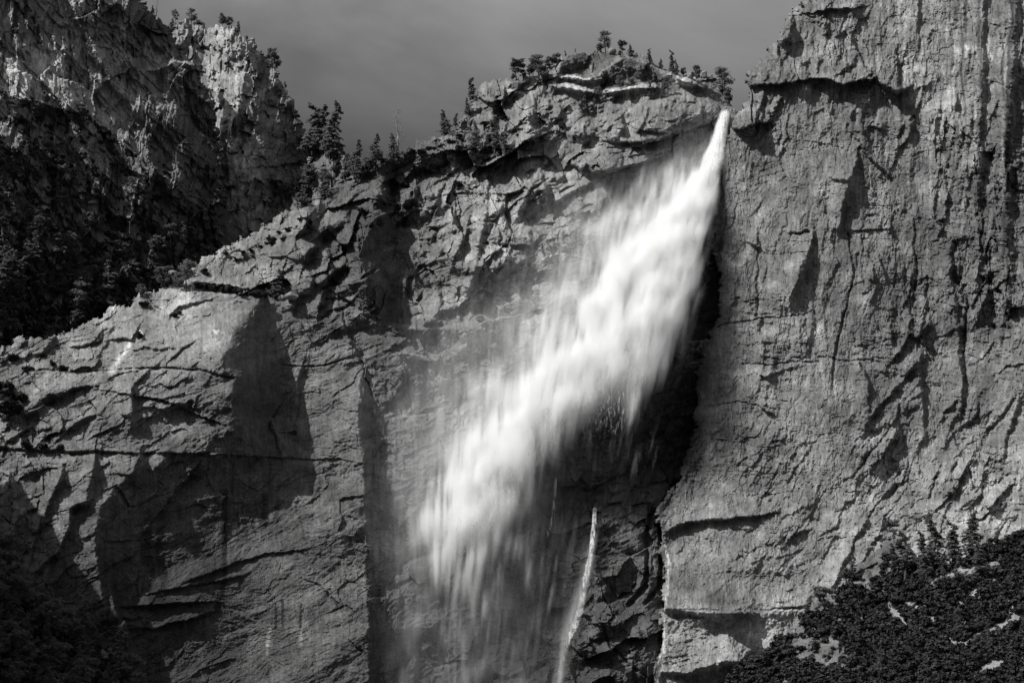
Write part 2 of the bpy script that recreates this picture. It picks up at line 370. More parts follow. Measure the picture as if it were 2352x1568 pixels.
# sheeting: thin shells with broken edges rising to the right
def shells(L, u, v, su, sv, seed, amp, n=6, sharp=.9):
    f = fbm(u/su, v/sv, 4, seed, .55)*n; k = np.floor(f); r = f-k
    return amp*(k + sstep(sharp, 1, r))*0.5
sm = 1-np.clip(knob*.8, 0, .85)
D.h += shells(D, u, v, 130, 46, 61, 3.4)*sm + shells(D, u, v, 44, 17, 62, 1.3)*sm + shells(D, u+wx, v+wz, 14, 8, 63, .5)*(.4+.6*sm)
D.h += (sm*(1.0*ridged((u+wx)/11, (v+wz)/4.0, 4, 71) + .5*ridged((X)/5, Z/22, 3, 72)) + .6*fbm((u+wx)/3.2, v/1.5, 3, 73))*rg
joints(D, 30, [(0, 800), (330, 700), (500, 700), (420, 1030), (0, 1020)], 30, 14, 40, 190, 2, 7, 3, 9, 1)
joints(D, 30, [(0, 1050), (830, 1070), (830, 1250), (300, 1500), (0, 1300)], 60, 22, 30, 150, 2, 6, 3, 9, 2)
joints(D, 70, [(640, 560), (850, 400), (1100, 350), (1500, 330), (1560, 560), (1300, 760), (900, 800), (650, 720)], 35, 16, 40, 200, 3, 10, 4, 10, 3)
joints(D, 60, [(640, 540), (860, 390), (1100, 350), (1300, 340), (1200, 700), (900, 760), (650, 720)], 82, 14, 40, 170, 4, 12, 6, 18, 4)
joints(D, 80, [(1060, 290), (1100, 200), (1270, 220), (1500, 222), (1640, 225), (1640, 280), (1400, 330), (1100, 345)], 75, 22, 18, 80, 4, 9, 4, 12, 5, 16)
joints(D, 36, [(1060, 290), (1100, 215), (1300, 225), (1620, 222), (1640, 280), (1400, 330), (1100, 345)], 10, 14, 20, 110, 3, 7, 3, 6, 6, 16)
joints(D, 30, [(850, 800), (1300, 760), (1400, 900), (1100, 1200), (850, 1250)], 24, 18, 30, 130, 2, 6, 3, 7, 7)
joints(D, 34, [(1370, 1130), (1480, 1120), (1500, 1568), (1300, 1568)], 50, 30, 20, 90, 2, 6, 4, 9, 8, 18)
calm = np.clip(D.field([(300, 760, .55), (450, 720, .4), (150, 850, .8), (300, 950, .65), (450, 950, .6), (560, 850, .25), (590, 980, .3), (720, 780, .6), (740, 950, .4), (150, 1150, .75), (120, 1300, .7), (400, 1120, .5), (350, 1300, .3), (500, 1250, .3), (650, 1150, .4), (650, 1350, .18), (750, 1400, .2), (500, 1480, .22), (700, 1530, .18), (300, 1450, .35),
    (900, 950, .6), (900, 1300, .8), (1000, 1100, .7), (1100, 600, 1), (1200, 250, 1.1), (700, 560, 1.1), (1000, 430, 1), (1350, 600, .8), (1560, 270, .5), (1420, 280, .7), (1400, 1250, 1), (1100, 900, .8), (870, 600, .55), (1320, 150, .6), (1440, 170, .6), (-100, 900, 1), (1600, 700, .7)]), .15, 1.15)
D.h = h0+(D.h-h0)*calm
D.h += (1-.6*calm)*(.45*fbm((u+wx)/2.6, (v+wz)/1.2, 3, 74)+.35*ridged((u+wx*1.5)/9, (v+wz*1.5)/2.8, 3, 75)) + shells(D, u+wx, v+wz, 26, 9, 64, .55, 7, .94)
hair = np.abs(fbm((u+wx)/34, (v+wz)/12, 3, 76)); D.h -= .9*np.clip(1-hair/.012, 0, 1)*sstep(-.1, .3, fbm(X/40, Z/40, 2, 77))
# the left dome: one broad prism with a shaded right hand face
D.scarp([(470, 1048, 10, 60), (525, 980, 28, 100), (533, 902, 42, 105), (537, 868, 42, 110), (516, 850, 42, 112), (505, 820, 42, 120), (526, 785, 40, 115), (545, 750, 36, 95), (562, 722, 30, 72), (598, 682, 16, 30), (610, 668, 0, 8)], L=160)
D.scarp([(240, 1400, 4, 14), (222, 1300, 8, 18), (216, 1240, 10, 24), (232, 1160, 9, 22), (262, 1120, 7, 20), (300, 1085, 6, 18), (316, 1044, 3, 14)], L=50)
D.scarp([(330, 1600, 16, 20), (316, 1544, 16, 20), (284, 1461, 16, 18), (259, 1386, 14, 14), (248, 1292, 8, 10), (240, 1240, 0, 20)], L=60)
D.scarp([(298, 1015, 2, 20), (299, 950, 10, 22), (298, 900, 8, 9), (310, 878, 5, 6), (352, 842, 3, 5), (400, 796, 0, 4)], L=50)
D.scarp([(30, 965, 4, 22), (60, 935, 14, 26), (110, 905, 14, 20), (181, 886, 9, 8), (240, 880, 0, 3)], L=60)
D.scarp([(120, 1020, 2, 5), (164, 975, 7, 9), (190, 958, 7, 9), (225, 947, 3, 5), (250, 960, 0, 4)], L=40)
D.scarp([(10, 1025, 0, 4), (15, 1008, 6, 8), (60, 985, 6, 9), (80, 975, 0, 5)], L=40)
D.scarp([(18, 1095, 0, 8), (24, 1228, 10, 40), (40, 1180, 16, 42), (36, 1134, 14, 20), (22, 1095, 6, 6), (22, 1080, 0, 4)], L=40)
D.scarp([(75, 1325, 0, 4), (79, 1314, 5, 6), (133, 1264, 8, 9), (154, 1220, 8, 9), (162, 1163, 10, 12), (194, 1149, 10, 24), (210, 1077, 12, 20), (215, 1044, 5, 4)], L=40)
D.scarp([(98, 1230, 0, 5), (101, 1177, 8, 9), (122, 1123, 9, 10), (140, 1090, 9, 12), (146, 1052, 0, 6)], L=35)
D.scarp([(60, 1320, 0, 5), (72, 1260, 6, 8), (84, 1215, 6, 8), (92, 1180, 0, 5)], L=35)
D.scarp([(300, 1090, 4, 34), (308, 1070, 8, 36), (318, 1044, 8, 36), (322, 1038, 0, 20)], L=30)
D.scarp([(345, 1085, 0, 20), (358, 1070, 5, 22), (372, 1050, 5, 20), (395, 1040, 0, 10)], L=30)
D.scarp([(386, 738, 0, 3), (392, 722, 5, 6), (410, 704, 5, 5), (444, 692, 5, 5), (492, 685, 2, 3), (520, 683, 0, 3)], L=30)
D.scarp([(262, 778, 4, 6), (285, 774, 5, 6), (301, 779, 5, 5), (312, 752, 4, 6), (320, 744, 2, 4)], L=25)
D.scarp([(150, 792, 0, 3), (190, 790, 5, 9), (225, 783, 5, 7), (238, 760, 0, 4)], L=35)
D.scarp([(40, 805, 0, 4), (58, 780, 6, 10), (64, 760, 0, 6)], L=25)
D.scarp([(88, 820, 2, 12), (105, 790, 8, 14), (135, 768, 3, 5), (140, 764, 0, 3)], L=30)
D.scarp([(373, 843, 0, 4), (396, 815, 4, 7), (430, 790, 4, 6), (470, 770, 0, 4)], L=30)
D.scarp([(-60, 1022, 3, 5), (0, 1022, 5, 7), (150, 1032, 6, 8), (250, 1034, 5, 6), (330, 1036, 5, 6), (450, 1040, 4, 5), (530, 1044, 4, 4), (640, 1050, 3, 3), (700, 1052, 2, 3), (760, 1050, 2, 3), (835, 1062, 1, 2)], L=40)
D.groove([(90, 850, 2, 3), (180, 853, 3, 3), (250, 850, 2, 3), (350, 846, 3, 4), (450, 850, 3, 4), (537, 868, 3, 3)])
D.groove([(645, 838, 1, 3), (700, 842, 3, 3), (740, 840, 3, 3), (800, 822, 2, 3)])
D.scarp([(683, 940, 0, 3), (680, 990, 5, 10), (679, 930, 6, 10), (680, 870, 6, 8), (692, 842, 3, 5)], L=30)
D.scarp([(590, 1040, 6, 20), (600, 985, 8, 20), (620, 960, 6, 10), (640, 1000, 6, 10), (645, 1035, 3, 8)], L=35)
D.scarp([(520, 1260, 0, 3), (516, 1200, 2, 4), (518, 1130, 3, 5), (524, 1050, 2, 4)], L=30)
D.scarp([(735, 1250, 0, 3), (690, 1262, 2, 3), (612, 1268, 3, 6), (540, 1290, 4, 8), (456, 1322, 4, 8), (400, 1340, 0, 5)][::-1], L=30)
D.scarp([(355, 1360, 2, 5), (430, 1342, 4, 8), (500, 1332, 3, 6), (600, 1310, 0, 4)], L=40)
D.scarp([(250, 1392, 0, 5), (350, 1385, 5, 9), (440, 1380, 5, 9), (520, 1376, 0, 5)], L=40)
D.scarp([(270, 1440, 0, 5), (350, 1440, 4, 8), (450, 1415, 5, 9), (520, 1395, 0, 5)], L=40)
D.scarp([(530, 1400, 2, 3), (600, 1432, 1, 3), (640, 1440, 2, 4), (700, 1436, 2, 3), (720, 1420, 0, 2)][::-1], L=20)
D.groove([(690, 1325, 1, 2), (740, 1345, 2, 3), (780, 1390, 3, 4), (800, 1420, 0, 3)])
# dark corner left of the middle
D.scarp([(845, 1568, 10, 26), (840, 1300, 12, 28), (837, 1180, 14, 26), (832, 1062, 16, 24), (821, 985, 16, 38), (824, 883, 14, 30), (832, 846, 6, 14), (822, 830, 4, 8), (806, 790, 5, 8), (790, 745, 5, 8), (768, 712, 0, 5)], L=70)
D.scarp([(790, 745, 6, 20), (840, 715, 14, 60), (842, 650, 44, 96), (826, 590, 46, 86), (822, 560, 46, 90), (846, 500, 44, 66), (862, 450, 34, 48), (885, 400, 12, 24), (900, 375, 0, 8)], L=60)
D.scarp([(735, 690, 10, 16), (741, 650, 16, 26), (760, 618, 15, 22), (790, 606, 13, 18), (812, 612, 9, 14), (810, 650, 0, 8)], L=40)
D.scarp([(695, 610, 4, 10), (705, 570, 16, 26), (730, 530, 16, 34), (790, 500, 14, 26), (800, 470, 0, 10)], L=40)
D.scarp([(800, 408, 3, 20), (850, 378, 14, 44), (920, 352, 16, 50), (1000, 352, 14, 46), (1040, 356, 5, 22), (1060, 352, 0, 8)], L=50)
D.scarp([(908, 460, 0, 4), (960, 458, 2, 3), (1060, 440, 3, 4), (1130, 442, 3, 4), (1240, 438, 3, 4)], L=20)
D.scarp([(905, 740, 0, 4), (960, 730, 5, 8), (1010, 735, 5, 8), (1040, 745, 0, 4)][::-1], L=30)
D.scarp([(1130, 760, 2, 8), (1060, 752, 6, 12), (960, 760, 6, 12), (880, 750, 6, 12), (850, 735, 2, 6)], L=30)
D.scarp([(870, 820, 0, 3), (930, 812, 4, 6), (1010, 830, 4, 6), (1060, 820, 0, 4)][::-1], L=30)
D.scarp([(1062, 700, 0, 4), (1085, 640, 8, 12), (1100, 560, 9, 12), (1110, 500, 9, 12), (1118, 440, 0, 6)], L=40)
D.scarp([(1030, 640, 0, 4), (1050, 580, 7, 9), (1072, 520, 7, 9), (1080, 480, 0, 5)], L=30)
# central slabs and overhangs
D.bump(1378, 372, 55, 34, -8, 12, .6)
D.scarp([(1310, 352, 0, 3), (1318, 378, 10, 6), (1338, 388, 12, 6), (1350, 378, 10, 5), (1362, 394, 14, 6), (1400, 390, 17, 6), (1432, 380, 18, 6), (1483, 372, 12, 5), (1500, 368, 0, 3)], L=45)
D.scarp([(1192, 545, 0, 5), (1205, 505, 4, 7), (1238, 470, 7, 10), (1275, 462, 8, 12), (1320, 436, 8, 12), (1372, 410, 6, 8), (1400, 405, 0, 4)], L=40)
D.scarp([(1232, 438, 0, 4), (1252, 420, 4, 6), (1290, 398, 4, 6), (1325, 398, 0, 4)][::-1], L=40)
D.scarp([(1182, 520, 3, 12), (1188, 480, 10, 18), (1205, 458, 9, 14), (1232, 440, 6, 9), (1240, 436, 0, 4)], L=25)
D.scarp([(1385, 318, 3, 5), (1410, 324, 8, 6), (1438, 324, 10, 6), (1485, 322, 10, 6), (1520, 312, 8, 5), (1560, 300, 5, 5), (1625, 282, 0, 3)], L=60)
D.scarp([(1440, 360, 2, 4), (1480, 350, 4, 6), (1540, 340, 5, 6), (1600, 318, 0, 4)], L=30)
D.scarp([(1290, 540, 1, 3), (1350, 541, 2, 3), (1420, 541, 2, 3), (1470, 535, 0, 2)], L=30)
D.bump(1407, 282, 26, 42, 0, 9, .5); D.bump(1343, 300, 24, 30, 10, 6, .5)
for a in [(1640, 300, 1480, 8), (1660, 250, 1560, 6)]: pass
D.bump(1545, 262, 110, 42, -6, 14, .5)
D.scarp([(1455, 305, 0, 4), (1475, 250, 2, 3), (1470, 235, 0, 3)], L=20)
# summit knob: dark faces over bright ledges
D.scarp([(1280, 168, 6, 20), (1288, 148, 12, 30), (1308, 129, 14, 42), (1340, 119, 14, 50), (1356, 121, 8, 40), (1360, 126, 0, 20)], L=20)
D.scarp([(1368, 180, 6, 20), (1384, 162, 14, 30), (1428, 136, 17, 55), (1452, 137, 17, 55), (1495, 152, 15, 40), (1526, 176, 8, 20), (1532, 186, 0, 10)], L=24)
D.scarp([(1164, 200, 4, 12), (1178, 190, 10, 18), (1204, 188, 10, 20), (1208, 196, 0, 10)], L=16)
for xx, ya, yb in ((1356, 180, 122), (1380, 195, 150), (1402, 200, 142), (1470, 195, 150), (1500, 192, 160), (1318, 178, 130)): D.scarp([(xx, ya, 0, 3), (xx+3, (ya+yb)/2, 4, 6), (xx-2, yb, 0, 3)], L=14)
def ledge(pts, k=1.0): D.scarp(pts, L=10, k=k)      # travel right to left: the top of the rock below catches the sun
ledge([(1355, 183, 12, 9), (1325, 180, 15, 12), (1300, 178, 12, 9), (1285, 178, 2, 3)])
ledge([(1366, 213, 12, 8), (1330, 206, 15, 13), (1295, 200, 14, 11), (1268, 195, 3, 4)])
ledge([(1508, 200, 12, 9), (1450, 204, 15, 12), (1400, 210, 14, 12), (1379, 213, 4, 5)])
ledge([(1206, 217, 5, 3), (1185, 212, 6, 5), (1162, 206, 2, 3)])
ledge([(1612, 200, 12, 16), (1575, 190, 16, 22), (1548, 176, 14, 16), (1530, 162, 2, 4)])
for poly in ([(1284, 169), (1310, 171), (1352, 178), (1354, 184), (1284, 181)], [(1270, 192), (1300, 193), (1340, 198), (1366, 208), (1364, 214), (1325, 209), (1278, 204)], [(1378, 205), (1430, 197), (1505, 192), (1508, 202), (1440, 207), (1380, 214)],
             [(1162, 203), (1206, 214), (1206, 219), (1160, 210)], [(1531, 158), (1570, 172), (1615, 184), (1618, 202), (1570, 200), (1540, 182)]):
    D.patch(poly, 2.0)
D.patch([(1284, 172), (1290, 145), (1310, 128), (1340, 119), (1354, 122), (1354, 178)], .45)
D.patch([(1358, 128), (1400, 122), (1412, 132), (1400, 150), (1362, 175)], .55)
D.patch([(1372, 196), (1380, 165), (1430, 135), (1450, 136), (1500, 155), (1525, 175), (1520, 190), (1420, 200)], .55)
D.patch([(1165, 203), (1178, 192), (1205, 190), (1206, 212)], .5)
# lower right: the gully walls, cracks of the small streams
D.groove([(1486, 1134, 8, 7), (1497, 1177, 9, 8), (1486, 1235, 9, 8), (1488, 1303, 8, 6), (1480, 1350, 8, 9), (1446, 1390, 6, 10)])
D.groove([(1551, 1109, 8, 8), (1522, 1163, 9, 9), (1517, 1206, 9, 8), (1520, 1292, 9, 7), (1513, 1346, 9, 7), (1483, 1386, 6, 6)])
D.scarp([(1340, 1300, 3, 10), (1360, 1310, 6, 16), (1400, 1360, 3, 6), (1406, 1368, 0, 3)][::-1], L=30)
D.scarp([(1372, 1470, 0, 6), (1370, 1380, 8, 16), (1368, 1240, 10, 14), (1372, 1160, 10, 12), (1390, 1120, 4, 8), (1420, 1115, 5, 6), (1478, 1112, 5, 6), (1486, 1120, 0, 4)][::-1], L=60)
D.scarp([(1260, 1090, 2, 5), (1262, 1150, 6, 12), (1245, 1230, 8, 16), (1250, 1260, 0, 8)][::-1], L=30)
D.groove([(1380, 1420, 2, 3), (1400, 1480, 4, 5), (1450, 1530, 4, 5), (1500, 1560, 0, 3)])
# rock colour: water marks, wet rock behind the fall, lichen, and painted-in shade
st = streaks(D, 301); bandw = D.field([(400, 1300, 1), (600, 1250, .9), (720, 1400, .9), (850, 1300, 1), (950, 1300, 1), (1150, 1400, 1), (1000, 950, .8), (720, 700, .5), (1000, 500, .3), (400, 800, .15), (300, 1000, .1), (200, 1200, .3), (1200, 600, .15), (1300, 250, .4), (1550, 800, .8)])
D.alb *= 1-.5*st*np.clip(bandw, 0, 1)
D.alb *= 1+.35*streaks(D, 305, .25, .004, .25, .6)*np.clip(bandw, 0, 1)
mottle(D, X, Z, 311, 1.15)
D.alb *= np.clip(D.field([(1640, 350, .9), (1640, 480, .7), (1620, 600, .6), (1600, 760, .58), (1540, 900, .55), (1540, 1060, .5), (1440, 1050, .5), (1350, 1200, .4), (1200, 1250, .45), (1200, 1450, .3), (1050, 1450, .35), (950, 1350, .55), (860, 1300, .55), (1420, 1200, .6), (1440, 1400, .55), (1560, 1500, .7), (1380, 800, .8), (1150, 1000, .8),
    (1250, 700, 1.1), (1100, 600, 1.05), (700, 1200, .62), (750, 1400, .68), (500, 1200, .45), (400, 1300, .36), (350, 1450, .32), (550, 1500, .48), (450, 1000, .64), (300, 780, 1.0), (450, 720, 1.05), (100, 900, .78), (150, 1150, .72), (120, 1400, .45), (720, 900, .74), (600, 900, .5), (620, 1100, .55), (850, 620, .5), (840, 520, .45), (900, 670, .55), (900, 385, .45), (960, 375, .5), (790, 470, .6), (745, 560, .65), (700, 520, .8), (640, 560, .85), (1200, 300, .95), (1500, 280, .9), (1000, 450, .95)]), .15, 1.3)**1.7  # map also paints in shade of recesses and the dim lower left
D.stain([(517, 1130, 7), (517, 1250, 8), (514, 1328, 8), (499, 1396, 7)], .25, .4)
for x, a, b in ((630, 1389, 1440), (648, 1378, 1438), (690, 1386, 1440)): D.stain([(x, a, 4), (x, b, 4)], .25, .3)
for x, a, b, w in ((615, 1445, 1500, 6), (690, 1445, 1490, 5), (620, 1440, 1480, 8)): D.stain([(x, a, w), (x, b, w)], 1.8, .8)
D.stain([(310, 780, 5), (292, 800, 9), (270, 830, 10), (255, 852, 14)], 2.3, .8); D.patch([(318, 752), (330, 768), (316, 771)], 3.0); D.patch([(486, 756), (504, 757), (497, 768)], 2.2)
D.stain([(420, 700, 18), (470, 700, 12)], 1.35, 1)
for x, a, b, w in ((480, 1040, 1100, 3), (536, 1060, 1130, 4), (560, 1130, 1180, 3), (610, 1140, 1200, 14), (640, 1150, 1190, 10), (340, 1180, 1290, 18), (370, 1180, 1290, 16), (318, 1310, 1370, 5), (330, 1320, 1360, 3), (350, 1290, 1400, 8), (380, 1290, 1390, 12)): D.stain([(x, a, w), (x-4, b, w)], .45, .7)
outD = [(-170, 800), (0, 800), (22, 792), (58, 772), (95, 775), (130, 768), (165, 755), (200, 742), (235, 722), (270, 702), (310, 682), (345, 664), (375, 660), (400, 655), (425, 648), (440, 620), (452, 600), (490, 583), (520, 570), (560, 545), (600, 518), (640, 492), (690, 468),
    (740, 442), (790, 415), (830, 390), (870, 368), (905, 356), (925, 348), (950, 330), (985, 322), (1010, 312), (1030, 302), (1048, 292), (1056, 262), (1078, 246), (1086, 222), (1098, 200), (1122, 178), (1145, 180), (1160, 183), (1200, 178), (1245, 166), (1272, 150), (1290, 132), (1318, 119),
    (1345, 118), (1352, 124), (1385, 116), (1405, 118), (1412, 128), (1440, 128), (1480, 128), (1505, 136), (1520, 150), (1540, 160), (1572, 176), (1586, 162), (1600, 160), (1618, 170), (1640, 180), (1655, 196), (1668, 214), (1682, 235), (1692, 250), (1705, 262), (1800, 262), (1800, 1760), (-170, 1760)]
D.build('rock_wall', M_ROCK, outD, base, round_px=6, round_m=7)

# ---- the right hand wall
R = Layer(1470, 2560, -150, 1760, STEP, 211, 4.5)
baseR = plane_depth(R.PX, R.PY, 1900, 784, 1180.0, (-0.10, -1.0, 0.26)).astype(np.float32)
X, Z = R.X, R.Z
R.h += R.field([(1700, 300, 0), (1800, 150, 4), (1900, 300, 4), (1700, 700, 2), (1650, 900, 4), (1600, 1060, 0), (1800, 1000, 8), (1900, 700, 2), (2050, 500, -6), (2000, 120, -2), (2150, 300, 0), (2150, 800, -12), (2250, 1000, -6), (2300, 500, 8), (2340, 200, 10),
    (2300, 900, 10), (1600, 1250, 14), (1700, 1300, 22), (1650, 1450, 30), (1850, 1300, 12), (2000, 1200, 14), (2200, 1200, 24), (2500, 600, 40), (2500, 1200, 50), (1800, 1500, 30), (2100, 1050, 0), (1950, 950, 8)])
h0 = R.h.copy()
knob = np.clip(R.field([(1780, 120, .8), (1900, 80, .55), (1720, 250, .55), (2050, 80, .25), (2200, 100, .2), (1850, 250, .2), (1750, 450, .15), (1900, 500, .15), (2080, 280, .7), (2000, 330, .5), (2150, 450, .35), (2250, 500, .45), (1700, 900, .12), (1800, 700, .15), (2000, 700, .2), (2150, 700, .4), (2300, 800, .45),
    (1850, 1000, .2), (1750, 1150, .25), (1900, 1200, .3), (2100, 1100, .35), (2250, 1150, .35), (1650, 1300, .1), (1650, 1440, .04), (1800, 1440, .04), (1700, 1480, .08), (1600, 1550, .3)]), .04, 1)
wx = 7*fbm(X/40, Z/40, 3, 205); wz = 7*fbm(X/40, Z/40, 3, 206)
fan = R.field([(1700, 300, 88), (1700, 800, 88), (1900, 600, 82), (2200, 300, 92), (2250, 700, 80), (2100, 1000, 68), (1800, 1100, 62), (2000, 1250, 56), (2250, 1150, 46), (1700, 1350, 20), (1700, 1500, 15)])
knob = knob*(.3+1.0*sstep(-.35, .45, fbm(X/38, Z/44, 3, 219)))
near_h = np.clip((32-fan)/14, 0, 1); steep = np.clip((fan-66)/12, 0, 1)*(1-near_h); diag = np.clip(1-near_h-steep, 0, 1)
c3, _ = chisel((X+wx)/5, (Z+wz)/8, 241); c4, _ = chisel(X/2.3, (Z-X*.2)/2.6, 251); b3, j3 = blocks((X+wz)/3.6, (Z+wx)/4.6, 244)
gate = sstep(.0, .45, fbm(X/45, Z/60, 3, 288))
rg = .3+1.1*sstep(-.28, .42, fbm(X/60+3, Z/60, 4, 290, .6))
for ang, wgt, sd in ((87, steep, 0), (56, diag, 1), (14, near_h, 2)):
    a_ = math.radians(ang); ca, sa = math.cos(a_), math.sin(a_); al = X*ca+Z*sa; ac = -X*sa+Z*ca
    c1, _ = chisel((ac+wx*1.6)/30, (al+wz*1.6)/56, 221+sd); c2, _ = chisel((ac+wz*1.2)/11, (al+wx*1.2)/24, 231+sd)
    b1, j1 = blocks((ac+wx*1.5)/17, (al+wz*1.5)/38, 224+sd); b2, j2 = blocks((ac+wz)/7, (al+wx)/13, 234+sd)
    t = c1*(1.2+8*knob) + c2*(.15+5.5*knob) + b1*(2.4+8*knob) + b2*(.9+5*knob)
    for j, w_, dp in ((j1, .05, 2.6), (j2, .07, 1.1)): t -= dp*(.3+knob)*gate*(1-np.clip(j/w_, 0, 1))
    fl = fbm(ac/24+wx*.02, al/80, 4, 261+sd, .55)*5; k_ = np.floor(fl); t += 1.4*(k_+sstep(.9, 1, fl-k_))
    t += .5*ridged((ac+wx*.6)/5, (al+wz)/16, 4, 271+sd)
    joint = np.abs(fbm(ac/30+wx*.03, al/150, 2, 291+sd)); t -= 1.6*np.clip(1-joint/.014, 0, 1)*gate
    R.h += t*wgt*rg
al, ac = Z, X
R.h += c3*(.15+3.2*knob)+c4*(.15+1.1*knob)+b3*(.35+2*knob)*rg+.25*rg*fbm(X/1.7, Z/2.6, 3, 273)+.9*fbm(X/14, Z/18, 3, 274)
fl = fbm((X*.9)/60, Z/26+X*.004, 4, 262, .6)*5; k_ = np.floor(fl); R.h += .8*(k_+sstep(.9, 1, fl-k_))
joints(R, 60, [(1660, 320), (2300, 300), (2340, 900), (1650, 900)], 84, 9, 60, 320, 2, 8, 3, 8, 11)
joints(R, 60, [(1750, 130), (2352, -50), (2352, 400), (1700, 300)], 84, 10, 40, 240, 2, 8, 3, 9, 12)
joints(R, 45, [(1650, 900), (2352, 800), (2352, 1200), (1900, 1380), (1800, 1200)], 60, 10, 60, 300, 2, 8, 3, 9, 13)
joints(R, 22, [(1660, 500), (2300, 500), (2300, 900), (1620, 950)], 4, 6, 40, 220, 2, 5, 2, 4, 14)
joints(R, 22, [(1530, 1180), (1850, 1150), (1880, 1380), (1530, 1390)], 20, 20, 30, 140, 2, 5, 3, 7, 15)
joints(R, 40, [(1720, 200), (1800, 70), (1950, 20), (1950, 170)], 72, 16, 24, 100, 4, 9, 4, 10, 16, 18)
rib = R.field([(1700, 800, 0), (1900, 400, 0), (2100, 200, .3), (2250, 300, 1), (2340, 500, 1), (2300, 900, .8), (2200, 700, .6), (2100, 900, .3), (2000, 1200, .2), (1700, 1200, 0)])
R.h += np.clip(rib, 0, 1)*(3.2*ridged((ac+wx*1.6)/15, (al+wz*2)/90, 3, 281)+2.5*fbm(X/9, Z/5, 3, 282))
joint = np.abs(fbm(X/120+.1, Z/32+.02*wz, 3, 292)); R.h -= 1.3*np.clip(1-joint/.012, 0, 1)
calm = np.clip(R.field([(1700, 450, .55), (1700, 600, .6), (1800, 500, .6), (1900, 450, .65), (1780, 100, 1.1), (1900, 250, .6), (1820, 300, .5), (2050, 300, 1.1), (2100, 100, .6), (2200, 150, .6), (2120, 420, .8), (2280, 400, 1), (1750, 800, .5), (1650, 900, .5), (1800, 900, .65), (1900, 800, .8), (2050, 750, .7), (2000, 600, .6), (2200, 800, 1), (2300, 900, 1), (1700, 1050, .7), (1900, 1050, .8),
    (2000, 1150, .8), (1640, 1300, .35), (1750, 1300, .55), (1700, 1450, .25), (1560, 1450, .3), (1600, 1530, .7), (2200, 1100, .9), (1850, 1250, .8), (2400, 600, 1)]), .2, 1.2)
calm = calm*(.55+.75*sstep(-.25, .35, fbm(X/48, Z/70, 3, 283)))
R.h = h0+(R.h-h0)*calm
R.h += (1-.6*calm)*(.22*fbm((X+wx)/1.8, (Z+wz)/2.4, 3, 275)+.2*ridged((X+wx)/3, (Z+wz*1.5)/9, 3, 276))
fl = fbm((X+wx)/16, (Z+wz)/26, 4, 277, .6)*6; k_ = np.floor(fl); R.h += .6*(k_+sstep(.94, 1, fl-k_))
hair = np.abs(fbm((X+wx)/13, (Z+wz)/46, 3, 278)); R.h -= 1.1*np.clip(1-hair/.012, 0, 1)*sstep(-.1, .3, fbm(X/40, Z/40, 2, 279))
hair = np.abs(fbm((X+wx)/60, (Z+wz)/18, 3, 280)); R.h -= .8*np.clip(1-hair/.010, 0, 1)*sstep(0, .3, fbm(X/40+9, Z/40, 2, 281))
# the long overhang, the notch above the lip of the fall
R.scarp([(1708, 200, 6, 5), (1740, 194, 12, 5), (1777, 190, 13, 5), (1821, 187, 15, 5), (1850, 182, 12, 4), (1860, 178, 10, 4), (1891, 181, 19, 5), (1938, 191, 21, 5), (1997, 180, 18, 5), (2010, 170, 0, 3)], L=60)
R.scarp([(1672, 290, 8, 4), (1697, 291, 16, 5), (1739, 283, 15, 5), (1768, 280, 10, 4), (1772, 262, 8, 8), (1790, 225, 7, 8), (1798, 205, 0, 4)], L=40)
R.scarp([(1735, 282, 6, 5), (1742, 250, 8, 10), (1752, 215, 7, 9), (1750, 200, 0, 5)], L=25)
R.scarp([(1975, 105, 3, 6), (1985, 135, 8, 8), (2003, 165, 16, 9), (2025, 190, 23, 9), (2063, 212, 24, 9), (2085, 200, 8, 6), (2095, 188, 0, 4)], L=50)
R.scarp([(1865, 28, 4, 3), (1900, 22, 8, 4), (1960, 14, 8, 4), (2000, 8, 0, 3)], L=30)
R.scarp([(2108, 120, 0, 3), (2107, 60, 4, 5), (2110, -20, 4, 5)], L=30)
R.scarp([(1940, 190, 6, 5), (1942, 225, 6, 8), (1953, 258, 5, 8), (1957, 300, 6, 9), (1979, 332, 9, 10), (2019, 376, 8, 8), (2050, 410, 3, 5), (2065, 430, 0, 4)], L=40)
R.scarp([(2045, 300, 0, 3), (2026, 292, 6, 7), (2000, 285, 3, 5), (1975, 292, 0, 4)][::-1], L=25)
R.scarp([(1931, 500, 0, 6), (1934, 470, 8, 22), (1945, 425, 10, 24), (1962, 385, 8, 12), (1968, 341, 4, 6), (1972, 325, 0, 4)], L=45)
R.scarp([(1905, 405, 0, 4), (1918, 412, 4, 6), (1945, 412, 5, 7), (1958, 400, 0, 4)], L=25)
R.scarp([(1922, 560, 0, 6), (1925, 525, 6, 10), (1932, 490, 8, 14), (1935, 470, 0, 6)], L=30)
R.scarp([(1809, 722, 0, 2), (1817, 680, 9, 12), (1833, 630, 15, 22), (1846, 600, 15, 22), (1858, 571, 11, 10), (1868, 536, 5, 5), (1866, 528, 0, 3)], L=60)
R.scarp([(1790, 528, 0, 3), (1815, 532, 5, 5), (1850, 528, 5, 5), (1868, 534, 0, 3)], L=40)
R.scarp([(1715, 552, 0, 3), (1728, 556, 6, 6), (1746, 566, 6, 6), (1750, 558, 0, 3)], L=20)
R.scarp([(2063, 512, 0, 3), (2040, 522, 3, 4), (1980, 524, 3, 4), (1940, 532, 0, 3)][::-1], L=25)
R.scarp([(2032, 655, 0, 3), (2030, 625, 5, 6), (2020, 592, 4, 5), (2018, 580, 0, 3)], L=20)
